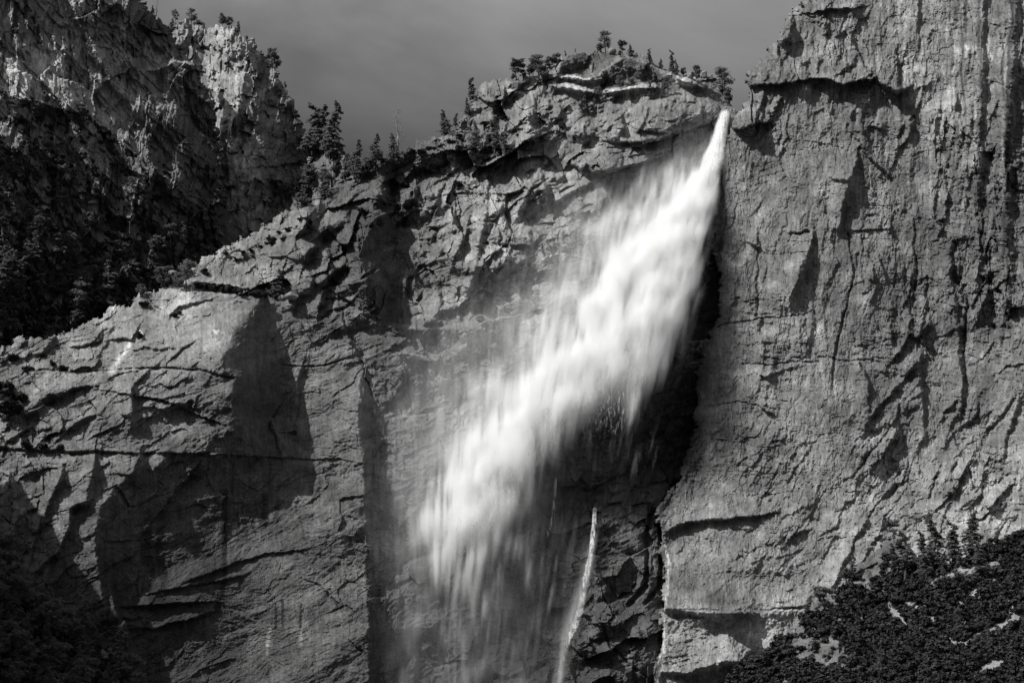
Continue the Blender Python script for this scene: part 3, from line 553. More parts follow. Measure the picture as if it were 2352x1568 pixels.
for g in ([(1743, 563, 2, 3), (1740, 640, 3, 4), (1742, 700, 3, 4), (1738, 727, 1, 3)], [(1646, 752, 2, 3), (1716, 737, 2, 3), (1786, 731, 3, 3), (1837, 723, 2, 2), (1870, 715, 1, 2)], [(1948, 540, 3, 4), (1960, 620, 4, 4), (1945, 700, 4, 4), (1925, 780, 4, 4), (1915, 850, 3, 4), (1912, 900, 1, 3)],
          [(2191, 560, 3, 4), (2193, 645, 5, 5), (2222, 684, 4, 4), (2216, 760, 5, 5), (2217, 870, 4, 4), (2222, 910, 0, 3)], [(2102, 500, 2, 3), (2105, 620, 3, 4), (2098, 700, 3, 4)], [(1660, 340, 2, 3), (1662, 420, 3, 4), (1668, 500, 3, 4), (1655, 600, 2, 3)], [(1880, 820, 2, 3), (2000, 830, 2, 2), (2060, 836, 1, 2)],
          [(1700, 836, 2, 2), (1780, 834, 2, 3), (1880, 832, 2, 3)], [(1630, 932, 1, 2), (1700, 925, 2, 2), (1780, 940, 1, 2)], [(1960, 1100, 2, 3), (2000, 1040, 3, 4), (2060, 960, 3, 4), (2075, 900, 1, 3)], [(2190, 1000, 2, 4), (2220, 1060, 4, 5), (2240, 1120, 3, 4)], [(2130, 640, 3, 5), (2128, 720, 4, 6), (2110, 800, 2, 4)]):
    R.groove(g)
R.scarp([(1960, 905, 3, 3), (1993, 907, 6, 4), (1990, 880, 7, 8), (1978, 850, 6, 8), (1969, 822, 2, 4), (1966, 815, 0, 2)][1:], L=40)
R.scarp([(1730, 925, 0, 2), (1745, 935, 4, 4), (1770, 948, 4, 4), (1788, 958, 0, 3)][::1], L=20)
R.scarp([(2080, 745, 0, 5), (2105, 770, 8, 14), (2130, 742, 8, 14), (2128, 715, 0, 6)], L=30)
R.scarp([(2255, 1170, 0, 2), (2268, 1165, 6, 4), (2300, 1135, 6, 5), (2325, 1105, 3, 4), (2330, 1090, 0, 3)], L=30)
R.scarp([(2300, 1060, 2, 8), (2310, 1000, 5, 10), (2335, 930, 5, 10), (2350, 880, 0, 6)], L=40)
R.scarp([(1880, 1420, 0, 3), (1905, 1360, 4, 6), (1935, 1300, 4, 6), (1960, 1240, 3, 5), (2010, 1160, 3, 5), (2050, 1110, 0, 3)], L=30)
R.scarp([(1813, 1240, 0, 2), (1820, 1228, 4, 4), (1845, 1218, 4, 4), (1870, 1212, 0, 3)], L=20)
R.scarp([(1520, 1228, 2, 4), (1530, 1220, 6, 6), (1555, 1204, 8, 7), (1588, 1194, 9, 7), (1639, 1191, 9, 7), (1676, 1187, 8, 6), (1727, 1184, 7, 5), (1765, 1178, 5, 4), (1792, 1174, 0, 2)], L=60)
R.scarp([(1515, 1395, 6, 8), (1550, 1396, 12, 26), (1632, 1397, 18, 34), (1676, 1404, 20, 34), (1700, 1398, 16, 20), (1749, 1396, 10, 10), (1796, 1395, 7, 6), (1850, 1388, 3, 4), (1870, 1385, 0, 3)], L=55)
R.scarp([(1850, 1400, 4, 5), (1790, 1404, 9, 8), (1715, 1408, 10, 10), (1690, 1412, 10, 9), (1610, 1408, 6, 6), (1560, 1404, 0, 4)], L=40)
R.scarp([(1520, 1428, 2, 4), (1570, 1426, 5, 6), (1613, 1424, 5, 6), (1625, 1420, 0, 3)][::-1], L=20)
R.scarp([(1520, 1545, 4, 6), (1584, 1540, 12, 16), (1639, 1522, 18, 24), (1697, 1510, 18, 24), (1715, 1500, 6, 10), (1740, 1490, 0, 5)], L=50)
R.scarp([(1500, 1185, 2, 6), (1530, 1140, 6, 14), (1560, 1100, 6, 10), (1590, 1040, 0, 6)][::-1], L=30)
for cx, cy in ((1870, 900), (2062, 860), (2045, 852)): pass
R.scarp([(2322, 700, 0, 14), (2312, 560, 9, 22), (2306, 400, 12, 26), (2318, 200, 12, 24), (2326, 60, 10, 20), (2334, -120, 8, 20)], L=26)
R.scarp([(2250, 560, 0, 10), (2244, 450, 7, 16), (2250, 250, 7, 16), (2256, 60, 5, 12), (2260, -120, 4, 12)], L=22)
R.scarp([(2200, 1010, 0, 8), (2208, 900, 5, 10), (2196, 760, 6, 12), (2180, 620, 6, 12), (2176, 520, 0, 8)], L=30)
R.scarp([(2130, 1050, 0, 8), (2120, 960, 5, 9), (2108, 860, 5, 10), (2120, 760, 0, 8)], L=30)
# colour: faint water marks, wet rock beside the fall, shade painted in at both edges
st = streaks(R, 331, .3, .005); wv = np.clip(R.field([(2100, 100, 1), (2250, 150, 1), (2340, 300, 1), (2300, 700, .8), (1900, 100, .5), (1800, 400, .2), (1800, 800, .2), (2100, 700, .4), (1700, 1400, .6), (1900, 1200, .2), (2200, 1100, .4)]), 0, 1)
R.alb *= 1-.6*st*wv; R.alb *= 1+.7*streaks(R, 335, .22, .004, .15, .5)*wv
mottle(R, X, Z, 341, 1.1)
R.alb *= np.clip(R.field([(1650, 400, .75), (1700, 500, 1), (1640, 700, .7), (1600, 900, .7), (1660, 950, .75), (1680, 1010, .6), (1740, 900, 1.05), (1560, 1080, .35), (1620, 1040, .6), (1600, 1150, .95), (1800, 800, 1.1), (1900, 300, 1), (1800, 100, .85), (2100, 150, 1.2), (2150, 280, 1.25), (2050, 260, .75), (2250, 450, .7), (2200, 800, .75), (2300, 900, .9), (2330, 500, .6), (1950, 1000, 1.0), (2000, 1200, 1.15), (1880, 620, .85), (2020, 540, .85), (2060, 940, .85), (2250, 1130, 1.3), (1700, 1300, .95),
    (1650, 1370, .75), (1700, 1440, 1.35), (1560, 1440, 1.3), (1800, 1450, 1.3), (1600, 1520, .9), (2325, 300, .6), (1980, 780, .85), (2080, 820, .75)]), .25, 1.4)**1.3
R.stain([(1655, 560, 22), (1640, 700, 30), (1615, 800, 40), (1600, 920, 46), (1575, 1040, 50), (1540, 1110, 44), (1515, 1180, 26)], .38, 1)  # wet rock, and shade painted in to blend with the gully
R.stain([(1668, 320, 10), (1660, 440, 14), (1655, 560, 18)], .5, 1); R.stain([(1690, 960, 34), (1670, 1040, 30)], .6, 1)  # last mark paints the shadow low on the left
R.stain([(1560, 1330, 40), (1640, 1375, 40), (1730, 1380, 30)], .7, 1)  # shaded underside of the bulge painted dark
_r = random.Random(77)
for k in range(46):
    x = _r.uniform(1960, 2352); y = _r.uniform(-120, 420); R.stain([(x, y, _r.uniform(2, 7)), (x+_r.uniform(-5, 5), y+_r.uniform(60, 260), _r.uniform(1, 5))], _r.choice((.5, .6, .7, 1.45, 1.6)), .8)
for k in range(26):
    x = _r.uniform(1690, 2300); y = _r.uniform(300, 1000); R.stain([(x, y, _r.uniform(5, 22)), (x+_r.uniform(-30, 10), y+_r.uniform(60, 220), _r.uniform(4, 18))], _r.choice((.65, .75, .8, 1.25)), 1)
R.stain([(2330, -100, 12), (2318, 150, 9), (2312, 400, 10), (2305, 600, 8)], .3, .9); R.stain([(2248, -60, 8), (2252, 300, 6), (2240, 480, 5)], .45, .9); R.stain([(2216, -100, 5), (2218, 120, 5)], .5, .9)  # shadowed bands of the ribs painted on as dark stripes
outR = [(1700, 250), (1707, 240), (1716, 225), (1729, 205), (1712, 188), (1713, 178), (1722, 160), (1742, 142), (1752, 135), (1764, 112), (1786, 92), (1792, 78), (1802, 66), (1800, 42), (1812, 36), (1830, 24), (1846, 10), (1860, -10), (1900, -40), (1960, -60), (2100, -90), (2560, -140), (2560, 1760), (1490, 1760), (1512, 1500), (1516, 1420), (1520, 1380), (1524, 1300),
    (1520, 1230), (1508, 1185), (1518, 1150), (1560, 1100), (1580, 1040), (1590, 960), (1598, 880), (1606, 800), (1626, 762), (1640, 745), (1650, 680), (1648, 600), (1640, 520), (1646, 440), (1660, 380), (1668, 330), (1676, 300), (1680, 285), (1690, 262)]
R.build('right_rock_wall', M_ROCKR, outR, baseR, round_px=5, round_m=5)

# ---- the cliff at top left, turned away from the sun
C = Layer(-170, 640, -150, 860, 2.6, 411)
baseC = plane_depth(C.PX, C.PY, 520, 400, 1520.0, (0.53, -0.83, 0.15)).astype(np.float32)
X, Z = C.X*1.2, C.Z*1.2
wx = 8*fbm(X/40, Z/40, 3, 405); wz = 8*fbm(X/40, Z/40, 3, 406)
kn = np.clip(C.field([(50, 100, .1), (100, 180, .15), (250, 150, .5), (350, 120, .9), (450, 220, .5), (300, 300, .5), (100, 300, .8), (200, 450, .7), (100, 600, .6), (350, 400, .7), (480, 500, .5), (300, 600, .6)]), .08, 1)
a = math.radians(-48); u = X*math.cos(a)+Z*math.sin(a); v = -X*math.sin(a)+Z*math.cos(a)
c1, _ = chisel((u+wx)/70, (v+wz)/26, 421); c2, _ = chisel((X+wx)/14, (Z+wz)/30, 431); c3, _ = chisel((X+wz)/6, (Z+wx)/11, 441)
b1, _ = blocks((X+wx*1.4)/34, (Z+wz*1.4)/52, 424); b2, _ = blocks((X+wx)/11, (Z+wz)/20, 434)
C.h += c1*(4+11*kn)+c2*(1+7*kn)+c3*(.2+2.6*kn)+b1*(5+12*kn)+b2*(1+6*kn)
fl = fbm(u/90, v/22, 4, 461, .6)*5; k_ = np.floor(fl); C.h += 3*(k_+sstep(.85, 1, fl-k_))
fl = fbm((X+wx)/26, (Z+wz)/120, 4, 462, .6)*5; k_ = np.floor(fl); C.h += 3.5*(k_+sstep(.9, 1, fl-k_))
C.h += .5*ridged(X/5, Z/30, 4, 471)+.8*fbm(X/3, Z/3, 3, 472)
C.scarp([(0, 232, 6, 6), (60, 226, 8, 6), (150, 252, 8, 6), (205, 262, 8, 6), (260, 330, 10, 10), (300, 385, 10, 10), (380, 420, 6, 8), (450, 520, 0, 5)], L=60)
C.scarp([(160, 0, 6, 10), (210, 100, 10, 14), (260, 190, 10, 12), (350, 300, 8, 10), (440, 420, 0, 8)], L=50)
C.scarp([(330, 60, 4, 8), (400, 150, 8, 10), (470, 240, 10, 10), (505, 320, 8, 8), (520, 360, 0, 5)], L=40)
C.scarp([(440, 150, 9, 12), (400, 142, 10, 12), (365, 158, 6, 8), (345, 165, 0, 6)], L=10)
C.scarp([(335, 665, 7, 6), (290, 615, 7, 8), (250, 560, 5, 6), (235, 540, 0, 4)], L=14)
st = streaks(C, 431, .22, .006); C.alb *= 1-.62*st
C.alb *= 1+.45*streaks(C, 435, .2, .005, .2, .5)
mottle(C, X, Z, 441)
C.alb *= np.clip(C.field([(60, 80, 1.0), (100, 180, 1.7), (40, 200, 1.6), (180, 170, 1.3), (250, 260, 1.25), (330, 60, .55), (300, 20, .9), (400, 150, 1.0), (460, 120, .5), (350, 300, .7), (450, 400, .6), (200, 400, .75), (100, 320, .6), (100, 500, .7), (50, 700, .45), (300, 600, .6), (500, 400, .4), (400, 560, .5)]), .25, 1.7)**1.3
for x, y0_, y1_, w in ((40, 10, 70, 9), (60, 0, 40, 6), (78, 30, 55, 4), (88, 60, 100, 4), (30, 60, 92, 5), (8, 130, 180, 4)): C.stain([(x, y0_, w), (x-2, y1_, w)], .2, .4)
C.stain([(400, 146, 10), (440, 150, 8)], 2.2, .8); C.stain([(190, 60, 5), (205, 120, 5), (222, 130, 4)], 1.8, .9); C.stain([(245, 545, 5), (300, 625, 6), (335, 665, 5)], 1.7, .9)
outC = [(-170, -150), (300, -60), (318, -10), (332, 5), (345, 22), (362, 38), (382, 56), (398, 72), (404, 92), (412, 110), (440, 140), (462, 180), (482, 215), (498, 258), (503, 300), (508, 350), (512, 420), (516, 480), (540, 520), (620, 560), (620, 860), (-170, 860)]
C.build('shaded_cliff', M_FAR, outC, baseC, round_px=10, round_m=12)

# ---- the pointed crag behind it
P = Layer(380, 880, 20, 640, 2.6, 511)
baseP = plane_depth(P.PX, P.PY, 600, 300, 1680.0, (0.12, -1.0, 0.35)).astype(np.float32)
X, Z = P.X*1.4, P.Z*1.4
wx = 7*fbm(X/40, Z/40, 3, 505); wz = 7*fbm(X/40, Z/40, 3, 506)
P.h += P.field([(400, 80, 0), (480, 70, 10), (440, 160, -4), (540, 100, 22), (545, 250, 26), (560, 400, 18), (600, 160, 6), (650, 250, -18), (690, 350, -44), (630, 350, -10), (640, 480, -14), (520, 400, -5), (500, 250, 0), (700, 480, -30), (780, 420, -10), (760, 360, -10), (560, 540, 10)])
c1, _ = chisel((X+wx)/24, (Z+wz)/56, 521); c2, _ = chisel((X+wx)/10, (Z+wz)/20, 531); c3, _ = chisel((X+wz)/5, (Z+wx)/8, 541)
b1, _ = blocks((X+wx)/14, (Z+wz)/26, 524); b2, _ = blocks((X+wx)/6, (Z+wz)/9, 534)
P.h += c1*12+c2*8+c3*3.6+b1*9+b2*5
P.h += 1.6*ridged(X/5, Z/26, 4, 571)+1.0*fbm(X/3, Z/3, 3, 572)
P.scarp([(560, 560, 6, 8), (548, 480, 8, 14), (552, 400, 8, 12), (540, 300, 8, 14), (556, 200, 8, 12), (570, 90, 6, 10)], L=30)
P.scarp([(600, 520, 6, 14), (606, 420, 10, 18), (600, 300, 8, 16), (590, 180, 6, 12), (580, 110, 0, 8)], L=40)
P.scarp([(512, 500, 5, 8), (508, 400, 8, 14), (500, 300, 8, 12), (505, 200, 6, 12), (490, 110, 0, 8)], L=30)
P.alb *= 1-.5*streaks(P, 531, .2, .008); mottle(P, X, Z, 541)
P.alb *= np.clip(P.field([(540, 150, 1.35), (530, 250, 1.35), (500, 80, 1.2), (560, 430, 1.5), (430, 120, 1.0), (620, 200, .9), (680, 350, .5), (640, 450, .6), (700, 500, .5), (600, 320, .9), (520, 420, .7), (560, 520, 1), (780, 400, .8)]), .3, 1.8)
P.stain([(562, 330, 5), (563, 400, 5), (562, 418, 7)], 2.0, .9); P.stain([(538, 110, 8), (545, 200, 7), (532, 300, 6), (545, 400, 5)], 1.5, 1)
outP = [(380, 90), (392, 62), (402, 52), (415, 48), (428, 42), (440, 48), (468, 50), (486, 60), (508, 56), (530, 60), (548, 72), (566, 78), (586, 96), (604, 116), (622, 138), (640, 165), (655, 195), (672, 228), (686, 258), (702, 292), (712, 322), (720, 345), (738, 338), (752, 352), (765, 358), (772, 340), (782, 332), (800, 352), (812, 362), (815, 384), (840, 400), (880, 420), (880, 640), (380, 640)]
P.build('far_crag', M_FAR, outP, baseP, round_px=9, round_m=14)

# ---- brushy slope at the lower right, wooded slope at the lower left
S = Layer(1560, 2560, 1150, 1760, 2.6, 611)
baseS = plane_depth(S.PX, S.PY, 2352, 1290, 985.0, (-0.40, -0.62, 0.68)).astype(np.float32)
X, Z = S.X, S.Z
knb = np.clip(S.field([(2050, 1260, .9), (1950, 1330, .8), (1860, 1440, .9), (1900, 1500, .8), (2150, 1320, .3), (2300, 1350, .2), (2100, 1450, .2), (1750, 1550, .4), (2250, 1500, .2), (1860, 1550, .7)]), .1, 1)
c1, _ = chisel((X+Z*.5)/20, (Z-X*.5)/12, 621); c2, _ = chisel(X/8, (Z+X*.2)/8, 631); c3, _ = chisel(X/3.5, Z/3.5, 641)
S.h += c1*7*knb+c2*(1+5*knb)+c3*(.3+1.8*knb)+2.5*fbm(X/14, Z/9, 4, 651)+.5*fbm(X/2, Z/2, 3, 652)
S.alb *= .42+.2*fbm(X/12, Z/8, 4, 661)
S.alb *= np.clip(S.field([(2060, 1260, .75), (1950, 1330, .8), (1880, 1420, .9), (1880, 1500, 1.0), (2150, 1340, 1.7), (2230, 1300, 1.5), (2110, 1400, 2.0), (2300, 1480, 1.6), (2250, 1540, 1.7), (2000, 1500, 1.2), (1750, 1540, .8)]), .5, 2.1)
outS = [(1640, 1760), (1655, 1568), (1700, 1540), (1740, 1508), (1780, 1478), (1812, 1450), (1850, 1410), (1868, 1384), (1905, 1362), (1945, 1335), (1960, 1312), (1985, 1280), (2010, 1262), (2035, 1238), (2060, 1236), (2085, 1255), (2095, 1300), (2112, 1325), (2135, 1318), (2160, 1306), (2185, 1290), (2215, 1280), (2240, 1268), (2262, 1262), (2285, 1262), (2310, 1240), (2340, 1222), (2380, 1205), (2560, 1170), (2560, 1760)]
S.build('brushy_slope', M_SLOPE, outS, baseS, round_px=5, round_m=5)

W = Layer(-170, 420, 1230, 1760, 2.6, 711)
baseW = plane_depth(W.PX, W.PY, 0, 1340, 965.0, (0.55, -0.62, 0.50)).astype(np.float32)
X, Z = W.X, W.Z
c2, _ = chisel(X/12, Z/10, 731); c3, _ = chisel(X/4, Z/4, 741)
W.h += c2*4+c3*1.5+2.5*fbm(X/14, Z/9, 4, 751)
W.alb *= .35*(1+.4*fbm(X/12, Z/8, 4, 761))
outW = [(-170, 1240), (-40, 1290), (0, 1312), (30, 1345), (70, 1392), (110, 1418), (150, 1440), (185, 1472), (220, 1490), (260, 1512), (300, 1545), (330, 1590), (420, 1760), (-170, 1760)]
W.build('wooded_slope', M_SLOPE, outW, baseW, round_px=5, round_m=5)

# unseen ridge added left of the frame to shade the lower left corner
hx, hy = np.meshgrid(np.linspace(-620, -318, 60), np.linspace(690, 1050, 90))
ridge = 372+14*fbm(hx/40, hy/40, 4, 771)+8*fbm(hx/9, hy/9, 3, 772)-np.clip(hy-985, 0, 99)*2.2
hz = ridge - np.abs(hx+405)*1.25 + 5*fbm(hx/14, hy/14, 3, 773); hz = np.where(hx < -405, ridge-np.abs(hx+405)*.4, hz)
nyh, nxh = hx.shape; ii = np.arange(nyh-1)[:, None]*nxh+np.arange(nxh-1)[None]
hm = bpy.data.meshes.new('shade_ridge'); hm.from_pydata(np.stack([hx, hy, hz], -1).reshape(-1, 3).tolist(), [], np.stack([ii, ii+1, ii+nxh+1, ii+nxh], -1).reshape(-1, 4).tolist())
hm.materials.append(plain_mat('shade_ridge_soil', .07, .4, .2)); ho = bpy.data.objects.new('shade_ridge', hm); COL.objects.link(ho); ho['kind'] = 'structure'
gm = bpy.data.meshes.new('ground'); gm.from_pydata([(-6000, -3000, 0), (6000, -3000, 0), (6000, 9000, 0), (-6000, 9000, 0)], [], [(0, 1, 2, 3)]); gm.materials.append(plain_mat('valley_floor', .06, .3, .01))
go_ = bpy.data.objects.new('ground', gm); COL.objects.link(go_); go_['kind'] = 'structure'
# ------------------------------------------------------------------ trees and shrubs
nrng = np.random.default_rng(5)
def tri_mesh(name, V, F, mat):
    V = np.asarray(V, np.float32); F = np.asarray(F, np.int32)
    me = bpy.data.meshes.new(name); me.vertices.add(len(V)); me.vertices.foreach_set('co', V.ravel())
    me.loops.add(F.size); me.loops.foreach_set('vertex_index', F.ravel()); me.polygons.add(len(F)); me.polygons.foreach_set('loop_start', np.arange(0, F.size, F.shape[1], dtype=np.int32))
    sf = me.attributes.new('sharp_face', 'BOOLEAN', 'FACE'); sf.data.foreach_set('value', np.ones(len(F), bool))
    me.update(calc_edges=True); me.materials.append(mat); return me
def tube(path, radii, n=6):
    V = []; F = []
    for i, (p, r) in enumerate(zip(path, radii)):
        d = Vector(path[min(i+1, len(path)-1)])-Vector(path[max(i-1, 0)]); d.normalize()
        a = d.orthogonal().normalized(); b = d.cross(a)
        for k in range(n):
            t = 2*math.pi*k/n; V.append(tuple(Vector(p)+a*math.cos(t)*r+b*math.sin(t)*r))
        if i:
            for k in range(n): F.append(((i-1)*n+k, (i-1)*n+(k+1) % n, i*n+(k+1) % n, i*n+k))
    return V, F
def leaves(P, size, flat=.4):
    """one small leaf clump (a triangle) per point"""
    n = len(P); a = nrng.normal(size=(n, 3)); b = nrng.normal(size=(n, 3)); a[:, 2] *= flat; b[:, 2] *= flat
    a /= np.linalg.norm(a, axis=1)[:, None]+1e-6; b -= (a*b).sum(1)[:, None]*a*.6; b /= np.linalg.norm(b, axis=1)[:, None]+1e-6
    s = size*(.6+.8*nrng.random(n))[:, None]
    V = np.stack([P-a*s*.55-b*s*.35, P+a*s*.55-b*s*.3, P+b*s*.65], 1).reshape(-1, 3)
    return V, np.arange(3*n).reshape(-1, 3)
def leaves_on(P, Nn, size):
    n = len(P); Nn = Nn + nrng.normal(size=(n, 3))*.35; Nn /= np.linalg.norm(Nn, axis=1)[:, None]+1e-6
    a = np.cross(Nn, nrng.normal(size=(n, 3))); a /= np.linalg.norm(a, axis=1)[:, None]+1e-6; b = np.cross(Nn, a)
    s = size*(.6+.8*nrng.random(n))[:, None]
    V = np.stack([P-a*s*.55-b*s*.35, P+a*s*.55-b*s*.3, P+b*s*.65], 1).reshape(-1, 3)
    return V, np.arange(3*n).reshape(-1, 3)
def join(parts):
    V = []; F = []; o = 0
    for v, f in parts:
        V.append(np.asarray(v, float)); F.append(np.asarray(f)+o); o += len(v)
    return np.concatenate(V), np.concatenate(F)
def tree_meshes(kind, seed):
    """trunk and crown meshes of a tree one unit tall"""
    r = random.Random(seed); wob = [(r.uniform(-.012, .012)*k, r.uniform(-.012, .012)*k) for k in range(8)]
    path = [(wob[k][0], wob[k][1], k/7*.98) for k in range(8)]
    thick = {'fir': .012, 'pine': .015, 'flat': .018, 'broad': .02, 'snag': .012, 'thin': .009}[kind]
    parts = [tube(path, [thick*(1.25-k/7*1.15)+.0015 for k in range(8)])]
    P = []; sz = .028
    def limb(z, ang, ln, rise, rad=.004, droop=0):
        i = min(6, int(z*7)); f = z*7-i; x0 = path[i][0]*(1-f)+path[i+1][0]*f; y0 = path[i][1]*(1-f)+path[i+1][1]*f
        pts = [(x0+math.cos(ang)*ln*t, y0+math.sin(ang)*ln*t, z+rise*t*ln-droop*ln*t*t) for t in (0, .35, .7, 1)]
        parts.append(tube(pts, [rad, rad*.7, rad*.45, rad*.2], 3)); return pts
    if kind in ('fir', 'thin'):
        n = 24 if kind == 'fir' else 17; z0 = .12 if kind == 'fir' else .3
        for w in range(n):
            z = z0+(0.985-z0)*(w/n)**.95; q = 1-(z-z0)/(1-z0)
            L = (.19 if kind == 'fir' else .10)*(q**.75)*r.uniform(.55, 1.25)+.012
            for k in range(6 if kind == 'fir' else 4):
                if r.random() < .10: continue
                a = r.uniform(0, 6.28); ln = L*r.uniform(.6, 1.15); pts = limb(z, a, ln, .15, .0022, .45)
                m = int(8+ln*85)
                for _ in range(m):
                    t = r.uniform(.12, 1)**.8; sp = (1-t)*.25+.12
                    P.append((pts[0][0]+math.cos(a)*ln*t-math.sin(a)*r.gauss(0, sp*ln*.6), pts[0][1]+math.sin(a)*ln*t+math.cos(a)*r.gauss(0, sp*ln*.6), z+.15*t*ln-.45*ln*t*t+r.gauss(0, .004)))
        sz = .026; P += [(path[7][0]+r.gauss(0, .003), path[7][1]+r.gauss(0, .003), r.uniform(.93, 1.0)) for _ in range(14)]; flat = .45
    elif kind == 'pine':
        for w in range(26):
            z = r.uniform(.28, .97); q = math.sin(min(1, (1-z)/.62+.12)*math.pi*.62)
            a = r.uniform(0, 6.28); ln = (.04+.16*q)*r.uniform(.6, 1.2); pts = limb(z, a, ln, .35, .004)
            for tip in (pts[3], pts[2]):
                rr = .022+.026*q
                for _ in range(26): P.append((tip[0]+r.gauss(0, rr), tip[1]+r.gauss(0, rr), tip[2]+r.gauss(0, rr*.55)))
        P += [(path[7][0]+r.gauss(0, .02), path[7][1]+r.gauss(0, .02), r.uniform(.9, 1.0)) for _ in range(30)]; flat = .5; sz = .03
    elif kind == 'flat':
        for w in range(20):
            z = r.uniform(.68, .93) if w > 3 else r.uniform(.42, .62); a = r.uniform(0, 6.28); ln = r.uniform(.10, .33)*(.55 if w <= 3 else 1); pts = limb(z, a, ln, .30 if w > 3 else .1, .007)
            for tip in (pts[3], pts[2]):
                for _ in range(40): P.append((tip[0]+r.gauss(0, .05), tip[1]+r.gauss(0, .05), min(1.0, tip[2]+r.gauss(0, .022))))
        flat = .4; sz = .045
    elif kind == 'broad':
        for w in range(26):
            z = r.uniform(.18, .88); q = math.sin(min(1, max(.05, (1-z)/.85))*math.pi*.75); a = r.uniform(0, 6.28); ln = (.06+.26*q)*r.uniform(.5, 1.15); pts = limb(z, a, ln, .6, .007)
            for tip in (pts[3], pts[2]):
                for _ in range(26): P.append((tip[0]+r.gauss(0, .05), tip[1]+r.gauss(0, .05), tip[2]+r.gauss(0, .035)))
        flat = .8; sz = .05
    else:   # snag: bare weathered limbs
        for w in range(46):
            z = .22+.75*(w/46); a = r.uniform(0, 6.28); ln = (.13*(1-z)**.6+.03)*r.uniform(.5, 1.15); pts = limb(z, a, ln, .25, .0028, 1.1)
            for _ in range(3):
                t = r.uniform(.3, 1); s0 = (pts[0][0]+math.cos(a)*ln*t, pts[0][1]+math.sin(a)*ln*t, z+.25*ln*t-1.1*ln*t*t)
                parts.append(tube([s0, (s0[0]+r.uniform(-.02, .02), s0[1]+r.uniform(-.02, .02), s0[2]-r.uniform(.005, .03))], [.0016, .0008], 3))
    tv, tf = join(parts)
    trunk = tri_mesh('trunk', tv, tf, M_DEAD if kind == 'snag' else M_BARK)
    crown = None
    if P:
        lv, lf = leaves(np.array(P), sz*1.45, flat); crown = tri_mesh('crown', lv, lf, M_NEEDLE if kind != 'broad' else M_LEAF2)
    return trunk, crown
M_LEAF2 = leaf_mat('oak_leaves', 0.13, .22, .4)
NAMES = {'fir': 'fir_tree', 'pine': 'pine_tree', 'flat': 'pine_tree', 'broad': 'leafy_tree', 'snag': 'dead_tree', 'thin': 'fir_tree'}
CATS = {'fir': 'fir tree', 'pine': 'pine tree', 'flat': 'pine tree', 'broad': 'leafy tree', 'snag': 'dead tree', 'thin': 'fir tree'}
TM = {}
def tree(kind, layer, px, py, top, label, group=None, wide=1.0, lean=0.0):
    v = rng.randrange(3); key = (kind, v)
    if key not in TM: TM[key] = tree_meshes(kind, 40+v*7+len(kind)*3)
    trunk, crown = TM[key]
    yy = py
    while yy < py+24 and not layer.mask[min(layer.ny-1, max(0, int((yy-layer.y0)/layer.step))), min(layer.nx-1, max(0, int((px-layer.x0)/layer.step)))]: yy += 1.0
    p = layer.pt(px, yy+1.5, .8); d = layer.depth_at(px, yy+1.5)
    h = (yy+1.5-top)/FPX*d/math.cos(math.radians(22))*(1.1 if kind in ('fir', 'thin', 'snag') else 1.0)
    e = bpy.data.objects.new(NAMES[kind], None); COL.objects.link(e); e.location = p; e.empty_display_size = 1
    e.scale = (h*wide, h*wide, h); e.rotation_euler = (rng.uniform(-.03, .03), lean, rng.uniform(0, 6.28) if not lean else 0)
    t = bpy.data.objects.new('trunk', trunk); COL.objects.link(t); t.parent = e
    if crown:
        c = bpy.data.objects.new('crown', crown); COL.objects.link(c); c.parent = e
    tag(e, label, CATS[kind], group)
    return e
RIM = 'trees along the rim of the cliffs'
